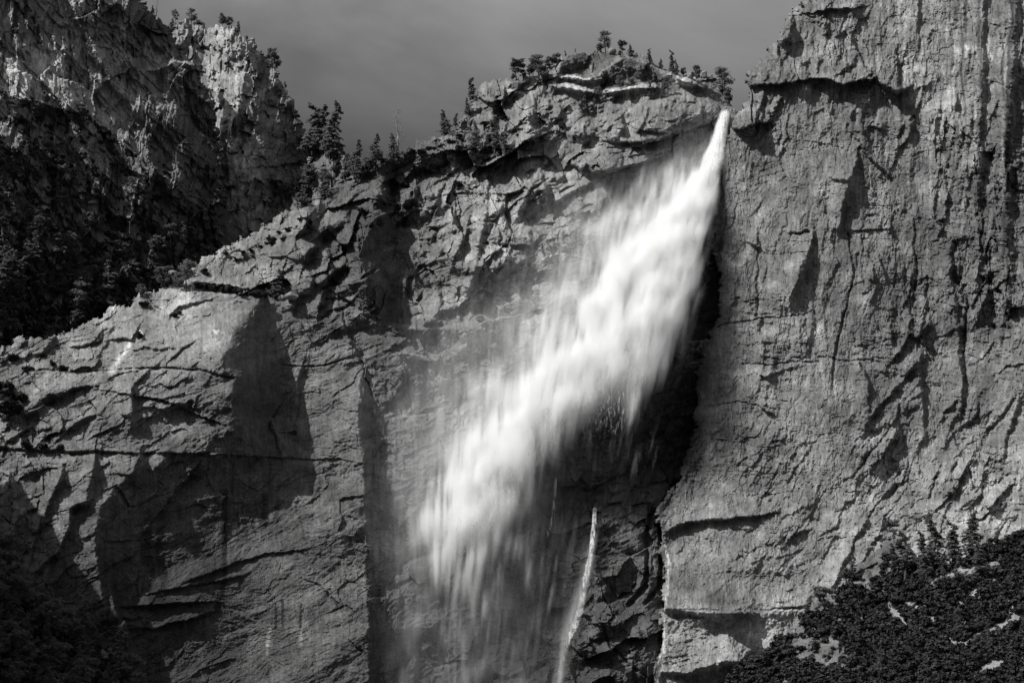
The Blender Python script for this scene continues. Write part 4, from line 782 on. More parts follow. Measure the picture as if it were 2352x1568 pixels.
for a in [
    # the summit knob
    ('thin', D, 1084, 241, 183, 'slim fir standing at the stepped left end of the summit knob', 1.8), ('flat', D, 1186, 183, 139, 'umbrella shaped pine with bare trunk on the left shoulder of the knob', 1.2),
    ('broad', D, 1178, 180, 168, 'small round tree at the foot of the umbrella shaped pine', 1), ('broad', D, 1201, 181, 161, 'low round tree just right of the umbrella shaped pine', 1.0), ('broad', D, 1217, 172, 150, 'small dark tree between two groups of trees left of the summit', 1),
    ('pine', D, 1224, 170, 128, 'open crowned pine, left one of a pair left of the summit', 1.05), ('pine', D, 1237, 166, 124, 'open crowned pine, right one of a pair left of the summit', 1.15), ('broad', D, 1245, 192, 152, 'leafy tree on the slope in front of a pair of pines', 1.0),
    ('broad', D, 1262, 158, 131, 'round tree beside the curved dark rock face near the summit', 1.0), ('broad', D, 1279, 150, 122, 'wide bushy tree just left of the highest rocks', 1.1), ('thin', D, 1299, 131, 117, 'tiny sparse tree on the left slope of the highest rocks', 1.6),
    ('thin', D, 1322, 120, 112, 'tiny twiggy tree right beside the top of the curved rock', 2), ('broad', D, 1377, 116, 101, 'low spreading tree left of the tallest summit pine', 1.5), ('pine', D, 1391, 117, 70, 'tallest pine on top of the summit knob', 1.15), ('flat', D, 1430, 127, 94, 'flat topped pine right of the tallest summit pine', .9),
    ('fir', D, 1448, 129, 102, 'compact fir right of the flat topped summit pine', 1.2), ('broad', D, 1424, 130, 116, 'small bush sized tree under the flat topped summit pine', 1.0), ('fir', D, 1492, 136, 113, 'small pointed fir alone on the right slope of the summit', 1.3), ('fir', D, 1518, 156, 135, 'small fir where the right slope of the summit steepens', 1.3),
    ('fir', D, 1543, 168, 119, 'tall pointed fir on the right slope of the knob', .95), ('fir', D, 1554, 172, 139, 'shorter fir close beside a tall pointed fir', 1.0), ('broad', D, 1571, 174, 155, 'small rounded tree left of the row of upright blocks', 1.0), ('broad', D, 1600, 190, 152, 'pale shrubby tree in front of the upright blocks', .8),
    ('pine', D, 1664, 226, 156, 'large full pine at the lip of the waterfall', 1.1), ('broad', D, 1676, 236, 208, 'drooping bushy tree below the large pine at the lip', 1.0),
    ('pine', D, 1426, 210, 173, 'bushy pine standing on the long bright ledge below the summit', 1.0), ('pine', D, 1449, 219, 178, 'slender pine right of centre on the long bright ledge', 1.2), ('fir', D, 1492, 223, 191, 'small dark fir under the right part of the bright ledge', 1.2), ('pine', D, 1532, 218, 176, 'broad pine at the right end of the long bright ledge', 1.0),
    ('fir', D, 1523, 225, 195, 'short fir crowding the foot of the broad ledge pine', 1.2), ('broad', D, 1394, 226, 206, 'leafy tree at the left end of the long bright ledge', .8), ('pine', D, 1372, 232, 200, 'sparse tree in the cleft below the two bright ledges', 1.3), ('thin', D, 1337, 268, 224, 'thin dark fir in the broken rock under the knob', 1.8), ('thin', D, 1364, 258, 222, 'thin fir above the rounded rock tower', 1.8), ('thin', D, 1350, 262, 235, 'stubby conifer between two thin firs under the knob', 2),
    # the step down to the left
    ('snag', D, 1059, 262, 240, 'short bare stub of a tree on the stepped rim', 1), ('fir', D, 1073, 262, 228, 'small fir on the stepped rim below the slim fir', 1.2), ('thin', D, 1048, 292, 262, 'little conifer beside the bare stub', 1.8), ('fir', D, 1020, 308, 256, 'full pointed fir alone on the sloping rim', 1.25), ('thin', D, 1034, 302, 283, 'tiny fir right of the lone full fir', 2),
    ('fir', D, 1091, 322, 281, 'fir against the pale rock above the broad ledge', 1.2), ('thin', D, 1134, 357, 281, 'tall thin conifer rising from the broad ledge', 1.6), ('thin', D, 1158, 352, 303, 'thin conifer at the right end of the broad ledge', 1.8), ('pine', D, 1090, 350, 300, 'dark pine at the back of the broad ledge', 1.4), ('pine', D, 1050, 346, 304, 'dark pine at the left end of the broad ledge', 1.5), ('broad', D, 1068, 352, 325, 'round shrubby tree on the broad ledge', 1.3), ('broad', D, 1215, 353, 322, 'spreading small tree on the ledge under broken rock', 1.3),
    # the notch
    ('snag', D, 915, 352, 256, 'tall bare dead conifer standing against the sky in the notch', 1.5), ('fir', D, 903, 360, 307, 'dark fir leaning on the tall dead conifer', 1.1), ('fir', D, 863, 372, 311, 'dark fir alone in the notch between two gaps of sky', 1.3), ('broad', D, 846, 381, 360, 'low bush at the left foot of the lone dark fir', 1.5), ('fir', D, 876, 366, 348, 'little fir right of the lone dark fir', 1.2),
    ('fir', D, 818, 402, 327, 'dark fir at the left edge of the notch below the crag', 1.2), ('fir', P, 720, 356, 250, 'broad conifer, left one of two beside the steep flank of the crag', 1.7), ('fir', P, 737, 350, 254, 'broad conifer, right one of two beside the steep flank of the crag', 1.7), ('fir', P, 765, 366, 243, 'tallest conifer left of the notch with tiered branches', 1.1),
    ('pine', P, 757, 372, 318, 'small pine behind the tallest conifer left of the notch', 1.3), ('fir', P, 796, 412, 358, 'dark fir in the gully between crag and rim', 1.3), ('pine', P, 712, 430, 380, 'shrubby pine on the foot of the crag', 1.5), ('fir', D, 745, 452, 405, 'dark fir at the head of the left ramp', 1.4), ('broad', P, 700, 452, 425, 'round tree at the base of the crag', 1.2), ('broad', D, 690, 478, 446, 'leafy tree low on the crag side of the ramp', 1.4),
    # the crag
    ('pine', P, 402, 54, 21, 'pine on the left end of the crag, pale trunk below', .9), ('fir', P, 394, 66, 42, 'small dark fir under the leftmost pine of the crag', 1.2), ('pine', P, 440, 50, 19, 'short full pine second from the left on the crag', 1.1), ('broad', P, 510, 60, 31, 'round airy tree near the top of the crag', .9), ('broad', P, 527, 64, 39, 'round tree right beside the airy one on the crag', .85),
    ('fir', P, 547, 73, 50, 'small fir where the crag begins to fall away', 1.4), ('broad', P, 622, 142, 108, 'tree clinging high on the right flank of the crag', 1.0), ('broad', P, 632, 160, 128, 'tree clinging just below another on the right flank of the crag', 1.0), ('thin', P, 655, 205, 190, 'tiny shrubby tree on the right edge of the crag', 2),
    ('snag', C, 360, 36, -4, 'bare thin tree on the dark cliff edge at the top', 1), ('fir', C, 350, 28, 14, 'small fir near the bare thin tree on the dark cliff edge', 1.3), ('pine', C, 322, 8, -22, 'pine cut off by the top edge above the dark cliff', 1.3), ('pine', C, 305, 0, -26, 'crowded pine at the top edge left of the others', 1.3),
    ('thin', R, 1842, 18, 4, 'tiny tree on the corner of the right wall', 2.2), ('thin', R, 1858, 2, -8, 'tiny sapling on the top corner of the right wall', 2.2),
    # head of the left dome
    ('pine', D, 427, 668, 597, 'dark open pine on top of the left dome', 1.25), ('broad', D, 377, 662, 611, 'pale leafy tree at the left edge of the dome top', 1.05), ('broad', D, 408, 662, 634, 'low leafy tree between the pale tree and the dark pine', 1.2), ('fir', D, 637, 687, 626, 'dark fir in the cleft right of the dome top', 1.5), ('fir', D, 616, 676, 648, 'small fir at the end of the shrub row', 1.4), ('broad', D, 322, 682, 655, 'dark tree at the dome edge below the pale tree', 1.2),
    # lower right
    ('fir', S, 2145, 1314, 1196, 'tallest dark fir at the lower right against the pale wall', 1.35), ('fir', S, 2129, 1314, 1234, 'shorter fir overlapping the tallest one at lower right', 1.3), ('fir', S, 2194, 1290, 1210, 'dark fir between the two tallest firs at lower right', 1.5), ('fir', S, 2234, 1274, 1188, 'full dark fir, right one of the three against the pale wall', 1.7),
    ('thin', S, 2079, 1332, 1238, 'thin scraggly conifer on the rocky knoll at lower right', 2.0), ('thin', S, 2061, 1326, 1258, 'thin conifer left of the scraggly one on the knoll', 2.0), ('flat', S, 2054, 1246, 1198, 'twisted pine on top of the rocky knoll', .9), ('fir', S, 2253, 1325, 1258, 'fir right of and below the full dark one', 1.4), ('flat', S, 1896, 1430, 1350, 'leaning flat topped pine on the lower edge of the slope', .85),
    ('thin', S, 1960, 1330, 1283, 'thin small conifer at the left end of the knoll', 2.0), ('thin', S, 1858, 1425, 1375, 'thin conifer left of the leaning pine', 1.8), ('broad', S, 1945, 1335, 1305, 'dark low tree at the left end of the knoll', 1.5), ('fir', S, 2172, 1308, 1272, 'young fir between the tallest fir and its neighbour', 1.4)]:
    tree(a[0], a[1], a[2], a[3], a[4], a[5], RIM if a[1] in (D, P) and a[3] < 450 else None, a[6])

def scatter(poly, layer, n, kinds, hmin, hmax, label, group, wide=1.3, sx=0):
    xs = [p[0] for p in poly]; ys = [p[1] for p in poly]; k = 0; pts = []
    while k < n:
        x = rng.uniform(min(xs), max(xs)); y = rng.uniform(min(ys), max(ys))
        if inpoly(np.array([x]), np.array([y]), poly)[0]: pts.append((y, x)); k += 1
    for y, x in sorted(pts):
        h = rng.uniform(hmin, hmax); tree(rng.choice(kinds), layer, x, y, y-h, label, group, wide)
scatter([(-20, 560), (60, 540), (240, 560), (300, 640), (335, 670), (250, 720), (120, 768), (0, 800), (-30, 800)], C, 80, ['fir', 'fir', 'pine', 'fir'], 36, 80, 'dark conifer on the deeply shaded lower slope behind the left dome', 'dark trees on the shaded slope behind the dome')
scatter([(-20, 330), (120, 360), (250, 470), (240, 560), (60, 540), (-20, 560)], C, 30, ['fir', 'fir', 'pine', 'broad'], 26, 50, 'dark tree scattered over the middle of the shaded left cliff', 'dark trees on the middle of the shaded cliff')
scatter([(-10, 230), (60, 225), (150, 250), (200, 262), (210, 300), (130, 300), (-10, 270)], C, 32, ['broad', 'pine', 'broad'], 22, 38, 'dark tree in the band of growth under the pale upper cliff', 'dark trees in the band under the pale cliff', 1.2)
scatter([(300, 420), (350, 430), (470, 560), (500, 610), (420, 640), (340, 620), (290, 520)], C, 32, ['fir', 'broad', 'fir', 'pine'], 24, 48, 'dark tree in the gully between the shaded cliff and the dome', 'dark trees in the gully left of the dome')
scatter([(590, 480), (700, 420), (790, 400), (720, 452), (650, 490)], P, 18, ['fir', 'broad', 'pine'], 22, 42, 'dark tree at the foot of the crag above the ramp', 'dark trees at the foot of the crag')
scatter([(0, 1345), (70, 1410), (160, 1480), (280, 1560), (320, 1640), (-40, 1640), (-40, 1330)], W, 75, ['fir', 'fir', 'pine', 'broad'], 45, 95, 'dark conifer on the wooded slope in the bottom left corner', 'dark conifers in the bottom left corner', 1.25)
scatter([(1900, 1480), (2060, 1350), (2352, 1300), (2352, 1560), (1850, 1560)], S, 26, ['fir', 'thin', 'fir'], 26, 52, 'small dark conifer standing in the brush of the lower right slope', 'small conifers in the lower right brush', 1.3)
for x, y, t, l in ((110, 1420, 1345, 'thin dark fir standing highest on the bottom left slope'), (182, 1500, 1383, 'tallest thin fir in the bottom left corner'), (263, 1560, 1447, 'dark fir at the right end of the bottom left slope')): tree('fir', W, x, y, t, l, None, 1.1)

# shrubs: leafy clumps with a few stems
def bush_mesh(seed, n=6, per=40):
    r = random.Random(seed); P = []; Q = []; parts = []
    for k in range(n):
        a = r.uniform(0, 6.28); q = r.uniform(0, .42); c = (math.cos(a)*q, math.sin(a)*q, r.uniform(.22, .5)); rr = r.uniform(.16, .28)
        parts.append(tube([(0, 0, -.15), c], [.02, .008], 3))
        for _ in range(per):
            v = Vector((r.gauss(0, 1), r.gauss(0, 1), r.gauss(0, 1))).normalized()*rr*r.uniform(.7, 1.05); P.append((c[0]+v.x, c[1]+v.y, max(0, c[2]+v.z*.9))); Q.append(tuple(v/rr))
    return join(parts), leaves_on(np.array(P), np.array(Q), .19)
BM = []
for s_ in range(4):
    st_, lf_ = bush_mesh(900+s_); BM.append((tri_mesh('stems', *st_, M_BARK), tri_mesh('foliage', *lf_, M_LEAF), lf_))
def shrub(layer, px, py, size, label, group=None, flat=.75):
    b = BM[rng.randrange(4)]
    e = bpy.data.objects.new('shrub', None); COL.objects.link(e); e.location = layer.pt(px, py, 0.3); e.scale = (size, size, size*flat); e.rotation_euler = (0, 0, rng.uniform(0, 6.28))
    for nm, m in (('stems', b[0]), ('foliage', b[1])):
        c = bpy.data.objects.new(nm, m); COL.objects.link(c); c.parent = e
    tag(e, label, 'shrub', group)
for x, y, s_, l in ((410, 722, 5, 'small dark shrub tucked under the arched crack on the dome'), (402, 728, 6, 'dark shrub at the left foot of the arched crack on the dome'), (320, 778, 8, 'dark shrub below the bright triangular scar'), (147, 852, 8, 'shrub at the left end of the long upper crack'), (120, 840, 6, 'smaller shrub left of the one on the upper crack'), (30, 830, 10, 'shrub among the rocks at the left edge'), (60, 855, 9, 'shrub below the rocks at the left edge'),
        (300, 700, 7, 'low dark shrub on the sloping rim of the dome'), (330, 706, 9, 'wider dark shrub right on the sloping rim of the dome'), (860, 725, 11, 'round dark shrub at the foot of the big dark corner'), (840, 500, 12, 'dark shrub inside the shaded recess'), (868, 520, 12, 'second dark shrub lower in the shaded recess'), (1053, 433, 9, 'dark shrub on the thin horizontal ledge line'), (930, 432, 8, 'pale shrub at the left end of the thin ledge line'),
        (20, 960, 22, 'large dark shrub at the left frame edge above the long crack'), (35, 930, 18, 'dark shrub above the large one at the left frame edge'), (5, 905, 18, 'dark shrub cut by the left frame edge'), (60, 1030, 10, 'shrub in the left end of the long horizontal crack'), (100, 1033, 9, 'shrub further right in the long horizontal crack'), (140, 1034, 8, 'last shrub to the right in the long horizontal crack'), (1290, 296, 6, 'small shrub in the broken rock under the knob')):
    shrub(D, x, y, s_, l)
for k in range(34): shrub(D, 455+k*4.6+rng.uniform(-2, 2), 661+k*.65+rng.uniform(-6, 4), rng.uniform(5, 9), 'dark low shrub in the row along the top of the dome', 'shrubs in a row along the top of the dome')
for k in range(26):
    t = rng.random(); shrub(D, 470+t*250+rng.uniform(-12, 12), 628-t*125+rng.uniform(-14, 16), rng.uniform(2.5, 8), 'small dark shrub on the sloping ramp above the dome', 'shrubs on the ramp above the dome')
for k in range(26): shrub(D, 800+k*10+rng.uniform(-5, 5), 400-k*3.2+rng.uniform(-3, 7), rng.uniform(4, 7), 'small dark shrub growing along the sloping rim', 'shrubs along the sloping rim')
for k in range(30): shrub(D, 1045+k*4.4+rng.uniform(-3, 3), 350+rng.uniform(-8, 5), rng.uniform(4, 7), 'small shrub on the broad ledge under the stepped rim', 'shrubs on the broad ledge')

LB = []
for s_ in range(5): LB.append(bush_mesh(950+s_, 4, 24)[1])
def ground_cover(name, layer, poly, n, smin, smax, label, seed, dens=None, mat=None):
    """brush too dense to count: one joined object of leafy clumps"""
    r = np.random.default_rng(seed); xs = [p[0] for p in poly]; ys = [p[1] for p in poly]
    X = r.uniform(min(xs), max(xs), n*4); Y = r.uniform(min(ys), max(ys), n*4); ok = inpoly(X, Y, poly)
    if dens is not None: ok &= dens(X, Y) > r.random(len(X))*.5
    X = X[ok][:n]; Y = Y[ok][:n]; Vs = []; Fs = []; o = 0
    for x, y in zip(X, Y):
        j = min(layer.nx-1, max(0, int((x-layer.x0)/layer.step))); i = min(layer.ny-1, max(0, int((y-layer.y0)/layer.step)))
        if not layer.mask[i, j]: continue
        lv, lf = LB[r.integers(5)]; s = r.uniform(smin, smax); a = r.uniform(0, 6.28); c, q = math.cos(a), math.sin(a)
        p = layer.pt(x, y, 0.0); v = np.empty_like(lv); v[:, 0] = lv[:, 0]*c-lv[:, 1]*q; v[:, 1] = lv[:, 0]*q+lv[:, 1]*c; v[:, 2] = lv[:, 2]*.8
        Vs.append(v*s+np.array(p)); Fs.append(lf+o); o += len(lv)
    me = tri_mesh(name, np.concatenate(Vs), np.concatenate(Fs), mat or M_LEAF); ob = bpy.data.objects.new(name, me); COL.objects.link(ob)
    tag(ob, label, 'shrubs', kind='stuff')
def gaps(X, Y):
    f = fbm(X/26+7, Y/15, 3, 960) + .8*np.clip(1-np.abs(((X-2030)*.30+(Y-1400)*1.0)-60)/26, 0, 1)*0
    d = sstep(-.02, -.25, -f+.0)
    d = np.where(f > .20, 0, 1.0)
    for (x0, y0, x1, y1, w) in ((2130, 1338, 2230, 1318, 9), (2210, 1324, 2290, 1300, 9), (2048, 1400, 2080, 1440, 9), (2200, 1490, 2260, 1455, 7), (2260, 1455, 2352, 1420, 7), (2200, 1490, 2170, 1440, 7), (2250, 1545, 2310, 1520, 10), (1990, 1405, 2030, 1418, 5), (2170, 1330, 2130, 1350, 8)):
        dx, dy = x1-x0, y1-y0; t = np.clip(((X-x0)*dx+(Y-y0)*dy)/(dx*dx+dy*dy), 0, 1); dd = np.hypot(X-x0-t*dx, Y-y0-t*dy); d = np.where(dd < w, 0, d)
    for (cx, cy, rx, ry) in ((1885, 1500, 70, 40), (1900, 1400, 55, 18), (2000, 1300, 60, 36), (2060, 1265, 30, 20), (1830, 1450, 26, 20), (1955, 1345, 60, 10)):
        d = np.where(((X-cx)/rx)**2+((Y-cy)/ry)**2 < 1, .06, d)
    return d
ground_cover('brush', S, [(1650, 1600), (1700, 1530), (1800, 1470), (1850, 1420), (1960, 1330), (2060, 1250), (2110, 1330), (2352, 1225), (2480, 1180), (2480, 1700), (1650, 1700)], 5000, 3.2, 10, 'dense dark brush covering the lower right slope', 3, gaps)
ground_cover('brush', W, [(-60, 1290), (30, 1350), (110, 1420), (220, 1490), (320, 1590), (320, 1700), (-100, 1700)], 1100, 4, 11, 'dark brush under the trees in the bottom left corner', 4)
ground_cover('brush', C, [(-60, 250), (60, 235), (200, 262), (260, 330), (300, 400), (380, 440), (470, 540), (480, 640), (330, 700), (0, 820), (-60, 820)], 1300, 3.5, 9, 'dark brush patches over the shaded left cliff', 5, lambda X, Y: sstep(.0, .3, fbm(X/34+Y/60, Y/26-X/70, 3, 970)+.25*sstep(520, 700, Y)))
# loose boulders on the ledges
def boulder(layer, px, py, w, h, label):
    r = np.random.default_rng(int(px*7+py)); import bmesh
    bm = bmesh.new(); bmesh.ops.create_icosphere(bm, subdivisions=3, radius=1.0)
    ns = [Vector(tuple(r.normal(size=3))).normalized() for _ in range(13)]; ds = [r.uniform(.62, .9) for _ in ns]
    for v in bm.verts:
        c = v.co.copy()
        for n_, d_ in zip(ns, ds):
            k = c.dot(n_)
            if k > d_: c -= n_*(k-d_)
        v.co = Vector((c.x*w/2, c.y*w/2, c.z*h/2))
    me = bpy.data.meshes.new('boulder'); bm.to_mesh(me); bm.free()
    a_ = me.attributes.new('alb', 'FLOAT', 'POINT'); a_.data.foreach_set('value', np.full(len(me.vertices), 1.1, np.float32)); me.materials.append(M_ROCK)
    o = bpy.data.objects.new('boulder', me); COL.objects.link(o); o.location = layer.pt(px, py, w*.25)+Vector((0, 0, h*.3)); o.rotation_euler = (0, 0, r.uniform(0, 6)); tag(o, label, 'boulder')
for x, y, w, h, l in ((669, 687, 10, 7, 'angular boulder on the shelf right of the dark dome fir'), (648, 690, 6, 5, 'small boulder between the dome fir and a bigger boulder'), (1406, 124, 7, 6, 'dark round boulder perched on the top of the summit'), (1617, 176, 5, 7, 'knobby upright boulder on the row of blocks'), (1586, 180, 6, 8, 'upright boulder at the left end of the row of blocks'), (1103, 735, 6, 5, 'pale boulder at the base of the bright rough face'), (398, 636, 8, 7, 'rounded boulder behind the trees on the dome')):
    boulder(D, x, y, w, h, l)
# ------------------------------------------------------------------ the waterfall: spray, falling sheets, side streams
def clear_mat(name): 
    m = bpy.data.materials.new(name); m.use_nodes = True; m.node_tree.nodes.clear(); return m, m.node_tree
M_MIST, nt = clear_mat('water_spray')
pv = nt.nodes.new('ShaderNodeVolumePrincipled'); out = nt.nodes.new('ShaderNodeOutputMaterial'); nt.links.new(pv.outputs[0], out.inputs['Volume'])
pv.inputs['Color'].default_value = (1, 1, 1, 1); pv.inputs['Density'].default_value = 1.0; pv.inputs['Anisotropy'].default_value = -0.2
LEAN = math.atan(0.30)
AX = Vector((1, 0, 0)); AY = Vector((0, math.cos(LEAN), -math.sin(LEAN))); AZ = Vector((0, math.sin(LEAN), math.cos(LEAN)))
FN = (0.0, -1.0, 0.30)
def fall_depth(px, py): return plane_depth(px, py, 1176, 784, 1200.0, FN)
def stroke(PX, PY, pts, pw=2.0):
    """soft stroke through (x, y, left width, right width, strength)"""
    best = np.full(PX.shape, 1e9, np.float32); res = np.zeros_like(best)
    for p, q in zip(pts[:-1], pts[1:]):
        dx = q[0]-p[0]; dy = q[1]-p[1]; L = dx*dx+dy*dy
        t = np.clip(((PX-p[0])*dx+(PY-p[1])*dy)/L, 0, 1)
        ex = PX-p[0]-t*dx; ey = PY-p[1]-t*dy; d = np.sqrt(ex*ex+ey*ey)
        wl = p[2]+(q[2]-p[2])*t; wr = p[3]+(q[3]-p[3])*t; st = p[4]+(q[4]-p[4])*t
        w = np.where(ex > 0, wr, wl); v = st*np.exp(-(d/w)**pw)
        m = d < best; best = np.where(m, d, best); res = np.where(m, v, res)
    return res
def spray_volume(name, px0, px1, py0, py1, thick, res, res_y, tau_fn, offs_fn, sig_fn, seed):
    cx, cy = (px0+px1)/2, (py0+py1)/2
    c = Vector(at(cx, cy, float(fall_depth(cx, cy))))
    top = Vector(at(cx, py0, float(fall_depth(cx, py0)))); bot = Vector(at(cx, py1, float(fall_depth(cx, py1))))
    c = (top+bot)/2; hz = (top-bot).length/2; hx = (px1-px0)/2*0.2978*1.06; hy = thick
    nx, ny, nz = int(2*hx/res), int(2*hy/res_y), int(2*hz/res)
    lx = np.linspace(-hx, hx, nx); ly = np.linspace(-hy, hy, ny); lz = np.linspace(-hz, hz, nz)
    GX, GZ = np.meshgrid(lx, lz, indexing='ij')
    wx_ = c.x+GX; wy_ = c.y+GZ*AZ.y-CAM[1]; wz_ = c.z+GZ*AZ.z-CAM[2]
    dep = wy_*cth+wz_*sth; up = -wy_*sth+wz_*cth
    PX = (1176+FPX*wx_/dep).astype(np.float32); PY = (784-FPX*up/dep).astype(np.float32)
    sig = sig_fn(PX, PY); mm_ = PX*.2978-(784-PY)*.2978*.3; off = offs_fn(PX, PY)+sig*1.1*fbm(mm_/14, PY*.2978/24, 4, seed+50, .6)
    dens = np.zeros((nx, ny, nz), np.float32)
    for j in range(ny):
        y = ly[j]
        tau = tau_fn(PX+y*.16, PY+y*.3, seed)
        g = np.exp(-.5*((y+off)/sig)**2)/(2.507*sig)
        dens[:, j] = tau*g
    edge = 4
    for k in range(edge):
        f = k/edge; dens[k] *= f; dens[-1-k] *= f; dens[:, :, k] *= f; dens[:, :, -1-k] *= f
    dens[dens < 2e-5] = 0
    me = bpy.data.meshes.new(name); me.vertices.add(dens.size)
    a = me.attributes.new('dens', 'FLOAT', 'POINT'); a.data.foreach_set('value', dens.ravel())
    o = bpy.data.objects.new(name, me); COL.objects.link(o); o.location = c; o.rotation_euler = (-LEAN, 0, 0)
    g = bpy.data.node_groups.new(name, 'GeometryNodeTree')
    g.interface.new_socket('Geometry', in_out='INPUT', socket_type='NodeSocketGeometry'); g.interface.new_socket('Geometry', in_out='OUTPUT', socket_type='NodeSocketGeometry')
    N = g.nodes.new; K = g.links.new
    gi = N('NodeGroupInput'); go = N('NodeGroupOutput'); vc = N('GeometryNodeVolumeCube'); si = N('GeometryNodeSampleIndex'); na = N('GeometryNodeInputNamedAttribute')
    na.data_type = 'FLOAT'; na.inputs[0].default_value = 'dens'; si.clamp = True
    S = (hx, hy, hz)
    vc.inputs['Min'].default_value = [-q for q in S]; vc.inputs['Max'].default_value = S
    for k, q in zip(('Resolution X', 'Resolution Y', 'Resolution Z'), (nx, ny, nz)): vc.inputs[k].default_value = q
    pos = N('GeometryNodeInputPosition'); sep = N('ShaderNodeSeparateXYZ'); K(pos.outputs[0], sep.inputs[0])
    def idx(i, n, q):
        mr = N('ShaderNodeMapRange'); mr.inputs[1].default_value = -q; mr.inputs[2].default_value = q; mr.inputs[3].default_value = 0; mr.inputs[4].default_value = n-1
        K(sep.outputs[i], mr.inputs[0]); r = N('ShaderNodeMath'); r.operation = 'ROUND'; K(mr.outputs[0], r.inputs[0]); return r.outputs[0]
    def ma(a, b, c):
        q = N('ShaderNodeMath'); q.operation = 'MULTIPLY_ADD'; K(a, q.inputs[0]); q.inputs[1].default_value = b; K(c, q.inputs[2]); return q.outputs[0]
    t = ma(ma(idx(0, nx, hx), ny, idx(1, ny, hy)), nz, idx(2, nz, hz))
    fi = N('FunctionNodeFloatToInt'); K(t, fi.inputs[0]); K(fi.outputs[0], si.inputs['Index']); K(gi.outputs[0], si.inputs['Geometry']); K(na.outputs[0], si.inputs['Value'])
    K(si.outputs[0], vc.inputs['Density'])
    sm = N('GeometryNodeSetMaterial'); K(vc.outputs[0], sm.inputs[0]); sm.inputs['Material'].default_value = M_MIST; me.materials.append(M_MIST)
    K(sm.outputs[0], go.inputs[0])
    mo = o.modifiers.new('spray_density', 'NODES'); mo.node_group = g
    return o

def tau_main(PX, PY, seed):
    m = PX*.2978; z = (784-PY)*.2978
    ux = m-z*.30                                     # streak direction: down and a little left
    wob = 2.5*fbm(m/22, z/30, 3, 800)
    str1 = fbm((ux+wob)/4.6, z/13, 4, seed+801, .64)
    str2 = fbm((m+wob)/2.2, z/15, 3, seed+811, .6)
    bil = fbm((ux+wob)/16+.6*fbm(m/12, z/12, 3, 822), z/18, 5, seed//3+821, .6)
    core = stroke(PX, PY, [(1667, 255, 8, 8, 16), (1656, 290, 10, 10, 16), (1646, 340, 14, 12, 15), (1632, 400, 20, 16, 14), (1606, 480, 36, 22, 13), (1574, 560, 60, 32, 12), (1534, 640, 84, 48, 12), (1500, 720, 100, 62, 11), (1462, 790, 96, 66, 11),
        (1424, 850, 96, 70, 10), (1350, 925, 90, 46, 8), (1270, 985, 78, 44, 8), (1205, 1050, 78, 52, 8), (1150, 1120, 86, 58, 7), (1100, 1195, 92, 66, 5.5), (1060, 1262, 84, 64, 4), (1040, 1320, 62, 54, 1.6), (1030, 1390, 40, 40, .2)], 2.8)
    lobe = stroke(PX, PY, [(1490, 780, 50, 44, 7), (1466, 880, 50, 40, 6), (1450, 940, 34, 28, 4), (1442, 985, 12, 9, 3), (1438, 1015, 4, 4, 1.5)], 2.4)
    mist = stroke(PX, PY, [(1640, 330, 22, 8, .3), (1565, 450, 80, 25, .55), (1470, 560, 95, 60, 1.1), (1390, 700, 110, 80, 1.0), (1310, 840, 110, 70, .9), (1200, 960, 120, 70, .8), (1110, 1080, 120, 100, .7), (1040, 1220, 110, 130, .45), (1080, 1340, 120, 160, .26), (1120, 1480, 150, 150, .14), (1130, 1640, 150, 150, .10)], 1.8)
    veil = stroke(PX, PY, [(1120, 700, 60, 60, .0), (1110, 800, 110, 100, .22), (1060, 950, 160, 100, .25), (960, 1150, 160, 120, .22), (900, 1350, 180, 160, .15), (880, 1620, 200, 200, .12)], 2)
    # ragged comet heads hanging from the lower right edge
    fing = fbm((m-z*.06)/5.5, z/34, 3, 840, .6)
    bil2 = fbm((ux+wob)/5, z/8, 4, 823, .65)
    t = .8*core*np.exp(2.4*bil+1.0*str1+.6*str2+1.3*bil2) + .7*lobe*np.exp(1.4*bil+1.6*str2)
    t = t*sstep(.02, .42, t/7+ .5*fing+.3*bil+.25*bil2+.06)
    t += mist*np.exp(2.2*bil+1.3*str1+.9*str2+1.1*bil2)*np.interp(PY, [500, 1000, 1200], [1.0, .95, .7])
    low = sstep(1180, 1330, PY)*sstep(960, 1020, PX)*(1-sstep(1300, 1370, PX+(PY-1180)*.22))
    t += low*.42*np.exp(1.3*bil)*sstep(.02, .7, str2*.45+str1*.6+bil*.5+bil2*.4)*(1-.55*sstep(1380, 1560, PY))
    up_ = sstep(900, 980, PY)*(1-sstep(1090, 1180, PY))*sstep(1290, 1360, PX)*(1-sstep(1470, 1530, PX))
    t += up_*.35*sstep(.15, .7, str2+.4*str1)
    t += veil*np.exp(2.0*bil+1.3*str1)*.6*sstep(865, 960, PX)
    t += stroke(PX, PY, [(1362, 1270, 4, 3, .2), (1350, 1320, 9, 4, .5), (1335, 1400, 15, 4, .5), (1318, 1450, 18, 5, .55), (1298, 1500, 18, 5, .4), (1284, 1560, 14, 5, .3), (1278, 1620, 12, 5, .3)], 2)*np.exp(1.8*str2+1.2*bil)
    t += stroke(PX, PY, [(1050, 1330, 5, 5, .5), (1038, 1440, 5, 5, .3), (1036, 1455, 4, 4, 0)], 2)+stroke(PX, PY, [(1070, 1350, 5, 5, .6), (1088, 1450, 5, 5, .25), (1088, 1475, 4, 4, 0)], 2)+stroke(PX, PY, [(1062, 1500, 5, 4, .2), (1062, 1600, 5, 5, .2)], 2)
    return t.astype(np.float32)
def offs_main(PX, PY): return np.interp(PY, [255, 320, 420, 600, 800, 1100, 1600], [-8, 0, 10, 26, 30, 24, 26]).astype(np.float32)
def sig_main(PX, PY): return np.interp(PY, [255, 340, 480, 700, 1000, 1600], [2.0, 3.5, 6, 10, 12, 13]).astype(np.float32)
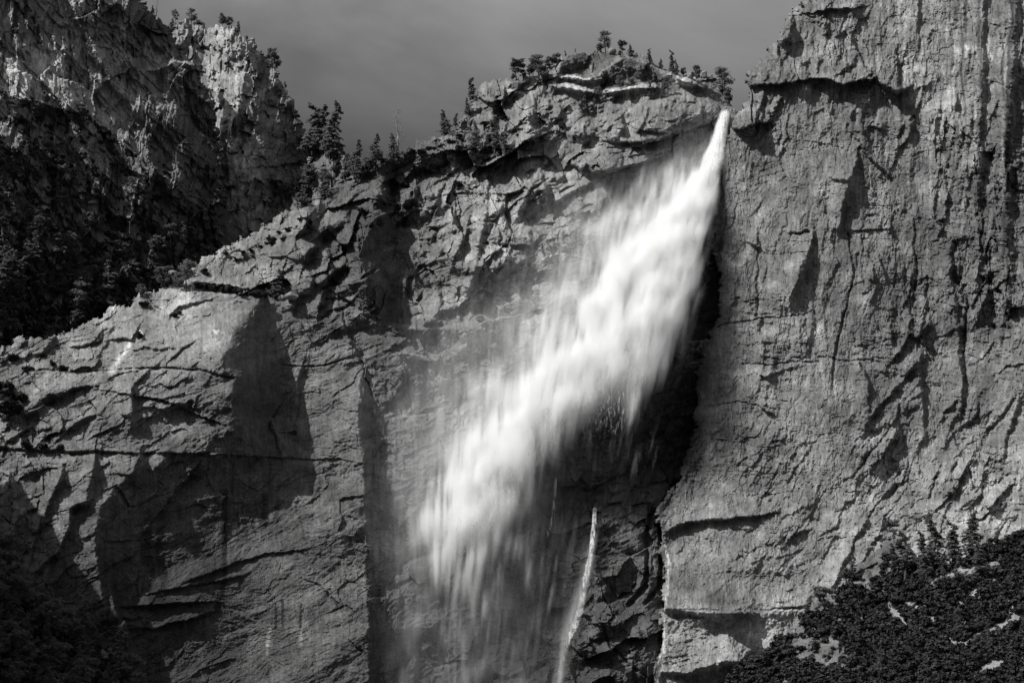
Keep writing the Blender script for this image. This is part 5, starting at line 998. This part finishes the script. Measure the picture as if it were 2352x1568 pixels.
v = spray_volume('spray', 860, 1710, 240, 1640, 58, 0.9, 3.2, tau_main, offs_main, sig_main, 1000)
tag(v, 'wind blown white spray drifting off the tall waterfall', 'spray', kind='stuff')

# falling sheets of water inside the spray, one behind the other, and the thin side streams
M_WATER, nt = clear_mat('falling_water'); N = nt.nodes.new; K = nt.links.new
df = N('ShaderNodeBsdfDiffuse'); tl = N('ShaderNodeBsdfTranslucent'); tp = N('ShaderNodeBsdfTransparent'); m1 = N('ShaderNodeMixShader'); m2 = N('ShaderNodeMixShader'); ou = N('ShaderNodeOutputMaterial'); aa = N('ShaderNodeAttribute'); aa.attribute_name = 'cover'
df.inputs[0].default_value = (.9, .9, .9, 1); tl.inputs[0].default_value = (.9, .9, .9, 1); m1.inputs[0].default_value = .35
tcn = N('ShaderNodeTexCoord'); mp = N('ShaderNodeMapping'); mp.inputs['Scale'].default_value = (.75, .25, .16); ns = N('ShaderNodeTexNoise'); ns.inputs['Scale'].default_value = 1.0; ns.inputs['Detail'].default_value = 5; ns.inputs['Roughness'].default_value = .65
K(tcn.outputs['Object'], mp.inputs[0]); K(mp.outputs[0], ns.inputs['Vector'])
mr = N('ShaderNodeMapRange'); mr.inputs[1].default_value = .32; mr.inputs[2].default_value = .62; K(ns.outputs[0], mr.inputs[0])
# cover: fully covered where the attribute is high, streaky where it is low
ad = N('ShaderNodeMath'); ad.operation = 'ADD'; K(mr.outputs[0], ad.inputs[0]); K(aa.outputs['Fac'], ad.inputs[1]); sb = N('ShaderNodeMath'); sb.operation = 'SUBTRACT'; K(ad.outputs[0], sb.inputs[0]); sb.inputs[1].default_value = 1.0; sb.use_clamp = True
pw = N('ShaderNodeMath'); pw.operation = 'MULTIPLY'; K(sb.outputs[0], pw.inputs[0]); pw.inputs[1].default_value = .9
K(df.outputs[0], m1.inputs[1]); K(tl.outputs[0], m1.inputs[2]); K(pw.outputs[0], m2.inputs[0]); K(tp.outputs[0], m2.inputs[1]); K(m1.outputs[0], m2.inputs[2]); K(m2.outputs[0], ou.inputs['Surface'])
def water_sheet(name, rows, depth_fn, cols, seed, parent=None, cover_k=1.0, ruff=1.5, step=3.0):
    # rows: (y, left x, right x, cover)
    ys = np.arange(rows[0][0], rows[-1][0], step); xl = np.interp(ys, [q[0] for q in rows], [q[1] for q in rows]); xr = np.interp(ys, [q[0] for q in rows], [q[2] for q in rows]); cv = np.interp(ys, [q[0] for q in rows], [q[3] for q in rows])
    t = np.linspace(0, 1, cols); PXs = xl[:, None]+(xr-xl)[:, None]*t[None]; PYs = np.repeat(ys[:, None], cols, 1)
    PXs = PXs + 3*fbm(PXs/30, PYs/60, 3, seed)
    d = depth_fn(PXs, PYs)+ruff*2*fbm(PXs/9, PYs/60, 3, seed+5)+ruff*1.2*np.sin(t*math.pi)[None]*-1
    x, y, z = at(PXs, PYs, d); V = np.stack([x, y, z], -1).reshape(-1, 3)
    i = np.arange(len(ys)-1)[:, None]*cols+np.arange(cols-1)[None]; F = np.stack([i, i+cols, i+cols+1, i+1], -1).reshape(-1, 4)
    edge = np.clip(np.minimum(t, 1-t)*5, 0, 1)[None]; fing = fbm(PXs/7, PYs/90, 3, seed+9)
    cov = cv[:, None]*(.35+.65*edge) + .35*fing - .45*(1-edge)
    cov *= np.clip((ys-ys[0])/(6 if ys[0] < 300 else 22)+.15, 0, 1)[:, None]
    me = tri_mesh(name, V, F, M_WATER); me.attributes.remove(me.attributes['sharp_face'])
    a = me.attributes.new('cover', 'FLOAT', 'POINT'); a.data.foreach_set('value', np.clip(cov*cover_k, 0, 1).astype(np.float32).ravel())
    o = bpy.data.objects.new(name, me); COL.objects.link(o)
    if parent: o.parent = parent
    return o
wf = bpy.data.objects.new('waterfall', None); COL.objects.link(wf); tag(wf, 'tall white waterfall leaping from the notch between the two rock walls', 'waterfall')
def off_depth(k): return lambda px, py: plane_depth(px, py, 1176, 784, 1200.0, FN)-np.interp(py, [255, 320, 420, 600, 800, 1100, 1600], [-8, 0, 10, 26, 30, 24, 26])-k
main_rows = [(256, 1658, 1677, 1.3), (300, 1644, 1668, 1.3), (350, 1630, 1662, 1.25), (420, 1600, 1648, 1.2), (500, 1560, 1626, 1.1), (600, 1500, 1602, 1.0), (700, 1440, 1572, .95), (800, 1395, 1530, .9), (860, 1370, 1512, .8), (930, 1330, 1480, .55), (990, 1320, 1455, .3), (1010, 1320, 1450, 0)]
for k in (4, 11, 17): water_sheet('water_sheet', main_rows, off_depth(k), 60, 70+k, wf, .6)
water_sheet('water_sheet', [(840, 1300, 1440, .2), (900, 1260, 1400, .8), (960, 1215, 1340, .9), (1050, 1140, 1270, .9), (1120, 1080, 1220, .8), (1200, 1020, 1165, .55), (1280, 990, 1110, .3), (1330, 990, 1080, 0)], off_depth(15), 50, 91, wf, .62)
water_sheet('water_sheet', [(560, 1568, 1604, 1.2), (600, 1562, 1596, 1.3), (625, 1566, 1590, .9), (640, 1570, 1584, .2)], off_depth(15), 14, 95, wf)
def wall_depth(Ls, k):
    def f(px, py): return np.array([[min(L.depth_at(float(px[i, j])+e, float(py[i, j])+q) for q in (-6, 0, 6) for e in (-4, 0, 4) for L in Ls) for j in range(px.shape[1])] for i in range(px.shape[0])])-k
    return f
for nm_l, rows, L_, k in (
    ('white ribbon of water dropping off the ledge right of the lower spray', [(1150, 1362, 1370, .5), (1172, 1360, 1371, 1.2), (1200, 1359, 1371, 1.25), (1250, 1354, 1366, 1.2), (1300, 1343, 1358, 1.1), (1340, 1334, 1352, .8), (1400, 1322, 1344, .9), (1440, 1308, 1328, .85), (1480, 1294, 1310, .65), (1540, 1278, 1292, .5), (1600, 1270, 1284, .4)], (D,), 7),
    ('thin trickle running down the dark wall under the spray', [(1082, 1271, 1280, .9), (1140, 1271, 1279, .95), (1184, 1266, 1277, .8), (1225, 1252, 1264, .8), (1240, 1252, 1260, .2)], (D,), 3),
    ('narrow stream sliding down the black gully at the foot of the right wall', [(1196, 1516, 1526, .4), (1230, 1521, 1530, .55), (1270, 1527, 1537, .6), (1290, 1531, 1541, .8), (1340, 1529, 1538, .75), (1390, 1525, 1533, .7), (1450, 1522, 1530, .65), (1495, 1520, 1532, .8), (1515, 1508, 1526, .8), (1600, 1498, 1514, .8)], (D, R), 2)):
    o = water_sheet('side_stream', rows, wall_depth(L_, k), 7, int(rows[0][1]), None, 1.0, .6)
    tag(o, nm_l, 'stream')
foot = Vector(at(1030, 1310, float(fall_depth(1030, 1310))))
wf.location = foot
for c in wf.children: c.location = -foot
